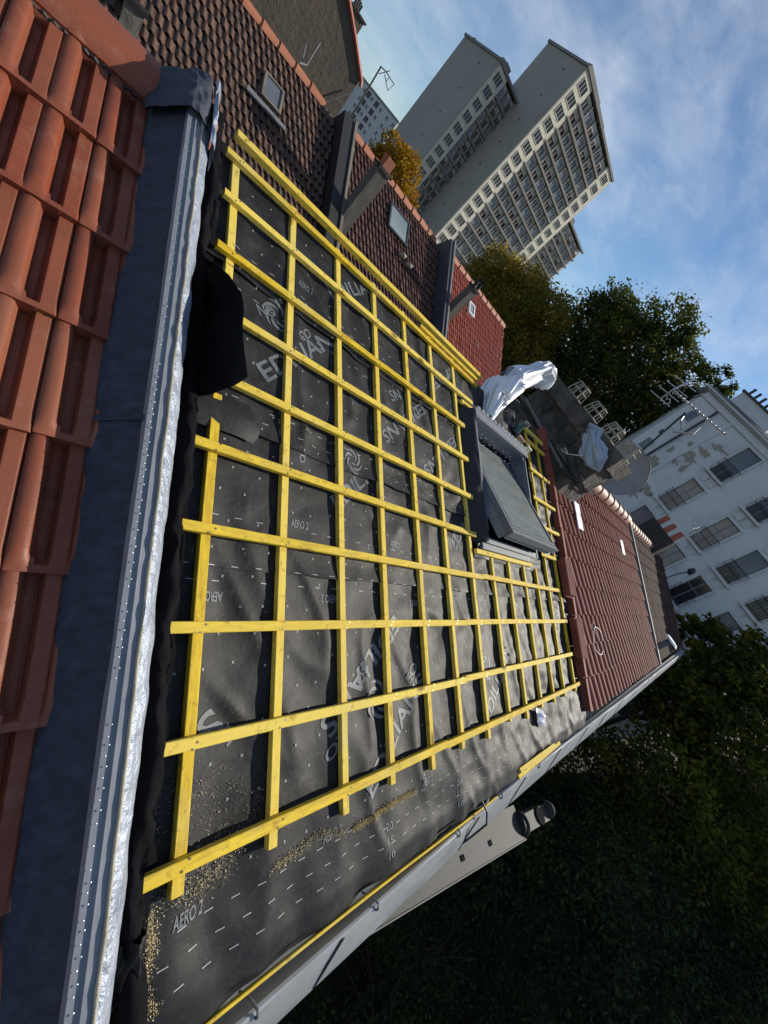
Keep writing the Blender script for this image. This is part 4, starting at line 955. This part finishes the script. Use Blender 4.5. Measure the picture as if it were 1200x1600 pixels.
# ==================================================================== WHITE APARTMENT BUILDING
wb=thing('apartment_building','white rendered apartment building in shade with moulded window surrounds and iron balconets','building',(33,4,0))
XF=30.
mb=MB()
foot=[(XF,-4.0),(XF,11.2),(XF+.01,11.2),(36.5,14.9),(44,14.9),(44,-4.0)]
def extr(mb,pts,z0,z1,mi=0):
    n_=len(pts); vs=[(x,y,z0) for x,y in pts]+[(x,y,z1) for x,y in pts]
    mb.add(vs,[tuple(range(n_)),tuple(range(2*n_-1,n_-1,-1))]+[(i,i+n_,(i+1)%n_+n_,(i+1)%n_) for i in range(n_)],mi)
extr(mb,[(XF,-4.0),(XF,11.6),(36.6,14.9),(44,14.9),(44,-4.0)],0,CZ+6.95); part('wall',mb,M['plaster'],wb)
mb=MB(); 
def offs(o): return [(XF-o,-4.0-o),(XF-o,11.6+o*.6),(36.6-o*.3,14.9+o),(44,14.9+o),(44,-4.0-o)]
extr(mb,offs(.10),CZ+6.55,CZ+6.63); extr(mb,offs(.18),CZ+6.953,CZ+7.02); extr(mb,offs(.34),CZ+7.023,CZ+7.16); part('cornice',mb,M['trim'],wb)
mb=MB(); zt=CZ+7.163
vs=[(XF-.40,-4.4,zt),(XF-.40,11.8,zt),(36.5,15.2,zt),(44,15.2,zt),(44,-4.4,zt)]+[(XF+3.2,-3,zt+1.1),(XF+3.2,9.6,zt+1.1),(37.2,13.8,zt+1.1),(43,13.8,zt+1.1),(43,-3,zt+1.1)]
mb.add(vs,[(i,i+5,(i+1)%5+5,(i+1)%5) for i in range(5)]+[(5,6,7,8,9)]); part('roof',mb,M['slate'],wb)
g=thing('chimney','long rendered chimney with a row of dark pots on the white building roof','chimney',(XF+1.8,9.3,zt+.3))
mb=MB(); mb.box(XF+1.6,XF+2.3,8.2,11.0,zt+.2,zt+1.35); part('stack',mb,M['trim'],g)
mb=MB(); mb.box(XF+1.5,XF+2.4,8.1,11.1,zt+1.353,zt+1.46); part('cap',mb,M['iron'],g)
for k in range(7): mb=MB(); y=8.35+k*.41; mb.tube([(XF+1.95,y,zt+1.46),(XF+1.95,y,zt+1.95)],.09,8); part('pot',mb,M['iron'],g)
def win(y,z0,z1,w_=1.0,rail=True,style=0,surround=True):
    # outer frame moulding
    yl,yr=y+w_/2,y-w_/2
    mb=MB()
    t_=.10
    mb.box(XF-.13,XF-.001,yl,yl+t_,z0-.05,z1+t_); mb.box(XF-.13,XF-.001,yr-t_,yr,z0-.05,z1+t_); mb.box(XF-.16,XF-.001,yr,yl,z1,z1+t_)
    fr=part('window',mb,M['trim'],wb)
    mb=MB(); mb.box(XF-.012,XF-.004,yr,yl,z0,z1); part('reveal',mb,M['glassdk' if style!=1 else 'curtain'],fr)
    mb=MB(); 
    for yy in (yr,y-.03,yl-.05): mb.box(XF-.03,XF-.013,yy,yy+(.05 if yy!=y-.03 else .06),z0,z1)
    for zz in (z0,z0+(z1-z0)*.62,z1-.05): mb.box(XF-.028,XF-.0135,yr+.05,yl-.05,zz,zz+.04)
    part('sash_bars',mb,M['tower_gr'],fr)
    if style==2:
        mb=MB(); mb.box(XF-.022,XF-.014,yr+.06,yl-.06,z0+.35*(z1-z0),z1-.05); part('blind',mb,M['glassbl'],fr)
    mb=MB(); mb.box(XF-.26,XF-.0015,yr-.20,yl+.20,z0-.16,z0-.052); part('sill',mb,M['trim'],fr)
    if surround:
        mb=MB(); mb.box(XF-.09,XF-.0015,yr+.02,y-.07,z0-.66,z0-.22); mb.box(XF-.09,XF-.0015,y+.07,yl-.02,z0-.66,z0-.22); part('apron_panel',mb,M['trim'],fr)
    if rail:
        mb=MB(); 
        for zz in (z0+.10,z0+.55,z0+.95): mb.tube([(XF-.22,yr-.10,CZ*0+zz),(XF-.22,yl+.10,zz)],.018,5)
        n_=9
        for k in range(n_+1):
            yy=yr-.08+(yl-yr+.16)*k/n_; mb.tube([(XF-.22,yy,z0+.1),(XF-.22,yy,z0+.95)],.010,4)
        mb.tube([(XF-.22,yr-.1,z0+.95),(XF,yr-.1,z0+.95)],.015,4);mb.tube([(XF-.22,yl+.1,z0+.95),(XF,yl+.1,z0+.95)],.015,4)
        part('balconet',mb,M['iron'],fr)
for i,y in enumerate((6.95,4.10,1.92,-.30,-2.4)):
    for j,(a,b) in enumerate(((-7.6,-5.4),(-4.8,-2.5),(-1.55,.42),(1.22,3.33),(4.22,6.33))):
        win(y,CZ+a,CZ+b,1.0,rail=not(j==2 and i<2),style=[[0,0,2,1,2],[0,0,1,1,2],[0,0,0,2,2],[0,1,2,0,2],[0,0,0,0,0]][i][j])
# pilaster strip, drainpipe, string courses, peeling patches, small windows on the corner
mb=MB(); mb.box(XF-.10,XF-.001,9.05,9.22,CZ-8,CZ+6.54); part('pilaster',mb,M['plaster'],wb)
mb=MB()
mb.box(XF-.05,XF-.002,-3.9,11.5,CZ-1.98,CZ-1.90); part('string_course',mb,M['trim'],wb)
mb=MB(); mb.tube([(XF-.15,10.15,0.2),(XF-.15,10.15,CZ+6.5)],.07,8); part('drainpipe',mb,M['iron'],wb)
def blob(y,z,ry,rz,seed):
    n_=40; vs=[]
    for q in (XF-.006,XF+.002):
        for k in range(n_):
            a=2*PI*k/n_; r_=1+.9*noise.noise(Vector((math.cos(a)*1.6+seed,math.sin(a)*1.6,0)))+.35*noise.noise(Vector((math.cos(a)*5+seed,math.sin(a)*5,3))); vs.append((q,y+ry*r_*math.cos(a),z+rz*r_*math.sin(a)))
    mb.add(vs,[tuple(range(n_))[::-1]]+[(k,(k+1)%n_,(k+1)%n_+n_,k+n_) for k in range(n_)])
for k,(y,z,a,b) in enumerate([(8.75,3.9,.35,.18),(8.5,4.6,.25,.15),(8.2,5.3,.28,.14),(8.9,3.2,.15,.12),(9.6,2.3,.32,.22),(9.2,1.9,.16,.12),(9.7,3.4,.12,.2),(8.4,.95,.38,.20),(8.75,.35,.45,.22),(7.9,1.1,.1,.1),(8.3,3.3,.1,.25),(9.4,4.4,.14,.1)]):
    mb=MB(); blob(y,CZ+z,a*1.35,b*1.35,k*3.7)
    part('bare_patch',mb,M['patch'],wb)
for (z,hh) in ((5.0,.9),(2.2,.9),(-.6,.9)):
    mb=MB(); mb.box(XF-.04,XF-.003,10.55,11.2,CZ+z,CZ+z+hh); f_=part('window',mb,M['trim'],wb,label='small window on the corner strip')
    mb=MB(); mb.box(XF-.05,XF-.041,10.62,11.13,CZ+z+.07,CZ+z+hh-.07); part('reveal',mb,M['glassbl'],f_)
    mb=MB(); mb.box(XF-.04,XF-.003,10.5,11.25,CZ+z-.75,CZ+z-.15); part('apron_panel',mb,M['trim'],f_)
g=thing('wall_lamp','small dark dish lamp on a long arm before the white facade','lamp',(26,2.2,CZ-4))
mb=MB(); mb.tube([(26,2.75,CZ-2.2),(26,2.6,CZ-.4),(26,2.45,CZ+.05)],.03,6); part('arm',mb,M['iron'],g)
mb=MB(); mb.tube([(26,2.55,CZ+.05),(26,2.40,CZ+.16),(26,2.30,CZ+.17)],[.10,.24,.12],12); part('head',mb,M['iron'],g)
# plain block added on the right to cast shade on the gardens
sh=thing('garden_shade_block','plain rendered block added beyond the garden edge to shade it','house',(34,-18,0))
mb=MB(); mb.box(31,42,-36,-8.6,0,CZ+6.5); part('wall',mb,M['render'],sh)
mb=MB(); vs=[(30.8,-36.2,CZ+6.5),(42.2,-36.2,CZ+6.5),(42.2,-8.4,CZ+6.5),(30.8,-8.4,CZ+6.5),(36.5,-36.2,CZ+9.3),(36.5,-8.4,CZ+9.3)]; mb.add(vs,[(0,3,5,4),(1,4,5,2),(0,4,1),(3,2,5)]); part('roof',mb,M['slate'],sh)
# ==================================================================== TOWERS
def wunit(parent,x,z,w_,h_,mats,proto={}):
    pass
def bank(parent,name,locs,mk):
    first=None
    for (x,y,z) in locs:
        if first is None:
            first=mk(); kids=[q for q in bpy.data.objects if q.parent==first]; first.location=(x,y,z)
        else:
            c=first.copy(); COL.objects.link(c); c.location=(x,y,z)
            for q in kids: k=q.copy(); COL.objects.link(k); k.parent=c
def mk_win(parent,w_,h_,nm='window',pan='glassdk',frm='tower_lt',bars=2,seed=None):
    def f():
        mb=MB(); t_=.12
        mb.box(-t_,0,-.12,0,-t_,h_+t_);mb.box(w_,w_+t_,-.12,0,-t_,h_+t_);mb.box(0,w_,-.12,0,h_,h_+t_);mb.box(0,w_,-.12,0,-t_,0)
        for k in range(1,bars+1): mb.box(w_*k/(bars+1)-.05,w_*k/(bars+1)+.05,-.08,-.021,0,h_)
        o=part(nm,mb,M[frm],parent,world=False)
        mb=MB(); mb.box(0,w_,-.02,-.01,0,h_); part('pane',mb,M[pan],o,world=False); return o
    return f
def tower(label,x0,y0,x1,y1,ztop,floors,lc,rc,nlog,rz=0.,fh=2.85):
    """facade along local +x facing -y; lc/rc widths of the solid window strips"""
    L=x1-x0; D=y1-y0
    g=thing('tower_block',label,'tower block',(x0,y0,0),(0,0,rz),group='high-rise flats beyond the roofs')
    mb=MB(); mb.box(.36,L,.6,D,0,ztop-.5); part('core_wall',mb,M['loggia'],g,world=False)
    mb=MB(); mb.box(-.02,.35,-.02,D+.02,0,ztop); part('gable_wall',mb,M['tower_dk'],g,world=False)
    mb=MB()
    if lc: mb.box(.352,lc,0,.598,0,ztop-.1)
    if rc: mb.box(L-rc,L,0,.598,0,ztop-.1)
    if lc or rc: part('window_strip',mb,M['tower_lt'],g,world=False)
    mb=MB(); mb.box(-.3,L+.3,-.35,D+.3,ztop+.003,ztop+.5); mb.box(L*.42,L*.62,D*.25,D*.6,ztop+.5,ztop+2.6); mb.box(.4,L*.3,-.1,1.2,ztop+.5,ztop+1.0); part('roof',mb,M['tower_gr'],g,world=False)
    for k in range(3):
        mb=MB(); mb.box(L*.1+k*2.2,L*.1+k*2.2+.9,D-2.5,D-1.4,ztop+.5,ztop+1.3+.3*(k%2)); part('roof_vent',mb,M['tower_gr'],g,world=False)
    zs=[ztop-.6-fh*(k+1) for k in range(floors)]
    if lc: bank(g,'window',[(lc*.25,0,z+.85) for z in zs],mk_win(g,lc*.54,1.65,bars=2))
    if rc: bank(g,'window',[(L-rc*.75,0,z+.95) for z in zs],mk_win(g,rc*.48,1.55,bars=2))
    a=lc if lc else .36; b=L-rc; 
    for z in zs:
        mb=MB(); mb.box(a+.01,b-.01,-.25,.59,z-.08,z+.08); mb.box(a+.01,b-.01,-.25,-.17,z+.083,z+.42); part('balcony',mb,M['tower_gr'],g,world=False)
    n=nlog; st=(b-a)/n; locs=[(a+st*k+st*.18,.59,z+.22) for z in zs for k in range(n)][:98]
    random.shuffle(locs); q=len(locs)//3
    bank(g,'balcony_door',locs[:q],mk_win(g,st*.60,2.1,'balcony_door','glassbl','block',2))
    bank(g,'balcony_door',locs[q:2*q],mk_win(g,st*.5,2.0,'balcony_door','glassdk','loggia',1))
    bank(g,'balcony_door',locs[2*q:],mk_win(g,st*.66,1.5,'balcony_door','tileold','block',1))
    mb=MB()
    for k in range(1,n): mb.box(a+st*k-.08,a+st*k+.08,.0,.588,zs[-1],ztop-.6)
    part('fin_wall',mb,M['tower_gr'],g,world=False)
    locs=[(-.03,D*.34,z+.9) for z in zs[::2]][:8]
    def mk():
        mb=MB(); mb.box(-.02,0,0,.5,0,.35); return part('gable_slot',mb,M['black'],g,world=False)
    bank(g,'gable_slot',locs,mk)
    return g
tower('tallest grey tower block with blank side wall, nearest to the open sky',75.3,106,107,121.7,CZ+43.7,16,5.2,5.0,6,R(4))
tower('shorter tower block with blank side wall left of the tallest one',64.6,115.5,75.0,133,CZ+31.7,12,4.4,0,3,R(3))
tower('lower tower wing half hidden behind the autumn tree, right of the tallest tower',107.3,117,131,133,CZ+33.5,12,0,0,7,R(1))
# far white block
fb=thing('apartment_block','distant pale slab block with rows of small windows and dark loggias','apartment block',(77,203,0),(0,0,math.atan2(180.5-203,86-77)),group=None)
L=math.hypot(9,22.5)
mb=MB(); mb.box(-20,L,0,12,0,CZ+13.6); part('wall',mb,M['block'],fb,world=False)
mb=MB(); mb.box(-20.2,L+.2,-.3,12.2,CZ+13.603,CZ+14.1); part('roof',mb,M['tower_gr'],fb,world=False)
cols=[-17,-12.5,-6,-1.5,3.5,8.3,14.2,18.6,22.4]
bank(fb,'window',[(x,0,CZ+13.6-2.5-2.75*k) for k in range(8) for x in cols],mk_win(fb,1.3,1.35,bars=1,frm='white'))
bank(fb,'loggia',[(x,0,CZ+13.6-2.6-2.75*k) for k in range(8) for x in (-9.5,5.6,11)],mk_win(fb,2.0,1.8,'loggia','black','block',1))
# ==================================================================== TREES
def tree(label,base,height,crown,nleaf,leaf,mat,trunk_r=.2,cat='tree',seed=1,name='broadleaf_tree',bare=0.,group='trees around the houses',splay=.5):
    rs=random.Random(seed); bx,by,bz_=base
    g=thing(name,label,cat,base,group=group)
    tips=[]
    mb=MB(); cx=sum(c[0] for c in crown)/len(crown);cy=sum(c[1] for c in crown)/len(crown); zlo=min(c[2]-c[3] for c in crown)
    fork=Vector((bx+(cx-bx)*.3,by+(cy-by)*.3,bz_+(zlo-bz_)*.75+.3))
    mb.tube([base,tuple((Vector(base)+fork)/2+Vector((.05*height*.1,0,0))),tuple(fork)],[trunk_r*1.3,trunk_r,trunk_r*.8],8)
    for c in crown:
        C_=Vector(c[:3]); mid=(fork+C_)/2+Vector((rs.uniform(-1,1),rs.uniform(-1,1),rs.uniform(-.5,.5)))*c[3]*.25
        mb.tube([tuple(fork),tuple(mid),tuple(C_)],[trunk_r*.5,trunk_r*.35,trunk_r*.2],6)
        for k in range(int(7+bare*10)):
            d_=Vector((rs.gauss(0,1),rs.gauss(0,1),rs.gauss(.3,1))).normalized(); e=C_+d_*c[3]*(.92+bare*.3)
            m2=(C_+e)/2+Vector((rs.uniform(-1,1),rs.uniform(-1,1),rs.uniform(-1,1)))*c[3]*.12
            mb.tube([tuple(C_),tuple(m2),tuple(e)],[trunk_r*.16,trunk_r*.09,trunk_r*.03],4,cap=False); tips.append((m2,e))
            for q in range(3):
                e2=m2+(e-m2)*rs.random()+Vector((rs.gauss(0,1),rs.gauss(0,1),rs.gauss(0,1)))*c[3]*.22; mb.tube([tuple(m2),tuple(e2)],[trunk_r*.05,trunk_r*.02],3,cap=False)
    part('trunk',mb,M['bark'],g)
    mb=MB(); tot=sum(c[3]**2 for c in crown)
    V=[];F=[];Rn=[]
    for c in crown:
        C_=Vector(c[:3]); cnt=int(nleaf*c[3]**2/tot); ncl=max(10,cnt//46)
        for k in range(ncl):
            d_=Vector((rs.gauss(0,1),rs.gauss(0,1),rs.gauss(0,1))).normalized()
            rr=c[3]*(.42+.62*rs.random()**.55)
            if noise.noise((C_+d_*rr)*(1.3/c[3]+.25))<-.24: continue
            cc=C_+d_*rr*Vector((1,1,1)).x; tone=rs.random()*.7; cr_=c[3]*rs.uniform(.10,.22)
            for q in range(46):
                p=cc+Vector((rs.gauss(0,1),rs.gauss(0,1),rs.gauss(0,.7)))*cr_
                a=Vector((rs.gauss(0,1),rs.gauss(0,1),rs.gauss(0,.6))).normalized(); b=a.cross(Vector((rs.gauss(0,1),rs.gauss(0,1),rs.gauss(0,1)))).normalized()
                l=leaf*rs.uniform(.6,1.3); w2=l*splay; o=len(V)
                V+= [tuple(p-a*l),tuple(p+b*w2),tuple(p+a*l),tuple(p-b*w2)]; F.append([o,o+1,o+2,o+3]); Rn.append(min(1,tone+rs.random()*.35))
    mb.v=V;mb.f=F;mb.m=[0]*len(F);mb.r=Rn
    part('crown',mb,M[mat],g)
    return g
tree('tall dark green broadleaf tree against the sky above the white building corner',(33,19.5,0),18,[(34,19.5,12.5,4.2),(34,22.5,14.2,3.6),(33,16.8,14.0,2.7),(32.5,18.6,16.3,2.7),(34,15.0,14.6,2.0),(33,21.6,17.0,2.3),(35,25,12.8,3.2),(33,14.6,17.2,1.5),(34.5,17,18.3,1.5),(36,20,9,4.5),(32,24.5,9.5,3.4),(33,13.4,15.6,1.7),(32.5,12.6,18.0,1.2),(33,18.5,18.6,2.0),(34,15.8,12.4,2.4),(33,23.4,17.2,1.6)],100000,.15,'lf_green',.4,seed=3)
tree('sparse autumn tree with brown and amber leaves before the tallest tower',(27.5,24.5,0),15,[(28,25,10.6,3.2),(26.8,27.5,10.8,2.6),(28.5,23.5,12.6,2.2),(27,28.5,12.2,1.9),(28,26.2,12.9,1.9),(27,23.0,9.0,2.6),(28,21.3,9.4,2.2)],62000,.12,'lf_autumn',.3,seed=5,bare=.8)
tree('small bright yellow autumn tree behind the ridge with the large pale skylight',(11.6,20.6,0),11,[(11.4,20.6,CZ+.35,1.0),(10.7,21.0,CZ+.75,.75),(11.9,20.4,CZ-.3,.8),(10.6,21.3,CZ+.0,.7),(11.3,20.9,CZ+1.0,.5),(12.3,19.9,CZ-.9,.7)],17000,.075,'lf_yellow',.12,seed=8)
tree('thin pale green shrub top peeping over the ridge beside the yellow tree',(14.2,19.6,0),10,[(14.2,19.6,CZ-.45,.55),(14.7,19.3,CZ-.3,.4),(14.0,19.8,CZ-.8,.5)],2600,.06,'lf_lit',.06,seed=9,name='shrub')
GT=[('leafy tree reaching up in front of the lower white facade',(24,-2.5,0),[(24,-2.4,CZ-1.4,1.7),(25,-.9,CZ-.9,1.1),(25.5,-1.8,CZ+.4,.9),(23.5,-4.0,CZ-2.2,2.2),(26,-3.6,CZ-.6,1.5),(22.5,-2.2,CZ-3.3,1.7),(25.5,.2,CZ-1.5,.7)],26000,.14,'lf_lit'),
('yellow-green tree beneath the leafy tree by the white facade',(20,-4.6,0),[(20,-4.6,4.4,2.4),(22,-6.6,5.4,2.3),(18.6,-3.4,3.2,1.8),(24,-8,5.6,2.4)],30000,.11,'lf_lit'),
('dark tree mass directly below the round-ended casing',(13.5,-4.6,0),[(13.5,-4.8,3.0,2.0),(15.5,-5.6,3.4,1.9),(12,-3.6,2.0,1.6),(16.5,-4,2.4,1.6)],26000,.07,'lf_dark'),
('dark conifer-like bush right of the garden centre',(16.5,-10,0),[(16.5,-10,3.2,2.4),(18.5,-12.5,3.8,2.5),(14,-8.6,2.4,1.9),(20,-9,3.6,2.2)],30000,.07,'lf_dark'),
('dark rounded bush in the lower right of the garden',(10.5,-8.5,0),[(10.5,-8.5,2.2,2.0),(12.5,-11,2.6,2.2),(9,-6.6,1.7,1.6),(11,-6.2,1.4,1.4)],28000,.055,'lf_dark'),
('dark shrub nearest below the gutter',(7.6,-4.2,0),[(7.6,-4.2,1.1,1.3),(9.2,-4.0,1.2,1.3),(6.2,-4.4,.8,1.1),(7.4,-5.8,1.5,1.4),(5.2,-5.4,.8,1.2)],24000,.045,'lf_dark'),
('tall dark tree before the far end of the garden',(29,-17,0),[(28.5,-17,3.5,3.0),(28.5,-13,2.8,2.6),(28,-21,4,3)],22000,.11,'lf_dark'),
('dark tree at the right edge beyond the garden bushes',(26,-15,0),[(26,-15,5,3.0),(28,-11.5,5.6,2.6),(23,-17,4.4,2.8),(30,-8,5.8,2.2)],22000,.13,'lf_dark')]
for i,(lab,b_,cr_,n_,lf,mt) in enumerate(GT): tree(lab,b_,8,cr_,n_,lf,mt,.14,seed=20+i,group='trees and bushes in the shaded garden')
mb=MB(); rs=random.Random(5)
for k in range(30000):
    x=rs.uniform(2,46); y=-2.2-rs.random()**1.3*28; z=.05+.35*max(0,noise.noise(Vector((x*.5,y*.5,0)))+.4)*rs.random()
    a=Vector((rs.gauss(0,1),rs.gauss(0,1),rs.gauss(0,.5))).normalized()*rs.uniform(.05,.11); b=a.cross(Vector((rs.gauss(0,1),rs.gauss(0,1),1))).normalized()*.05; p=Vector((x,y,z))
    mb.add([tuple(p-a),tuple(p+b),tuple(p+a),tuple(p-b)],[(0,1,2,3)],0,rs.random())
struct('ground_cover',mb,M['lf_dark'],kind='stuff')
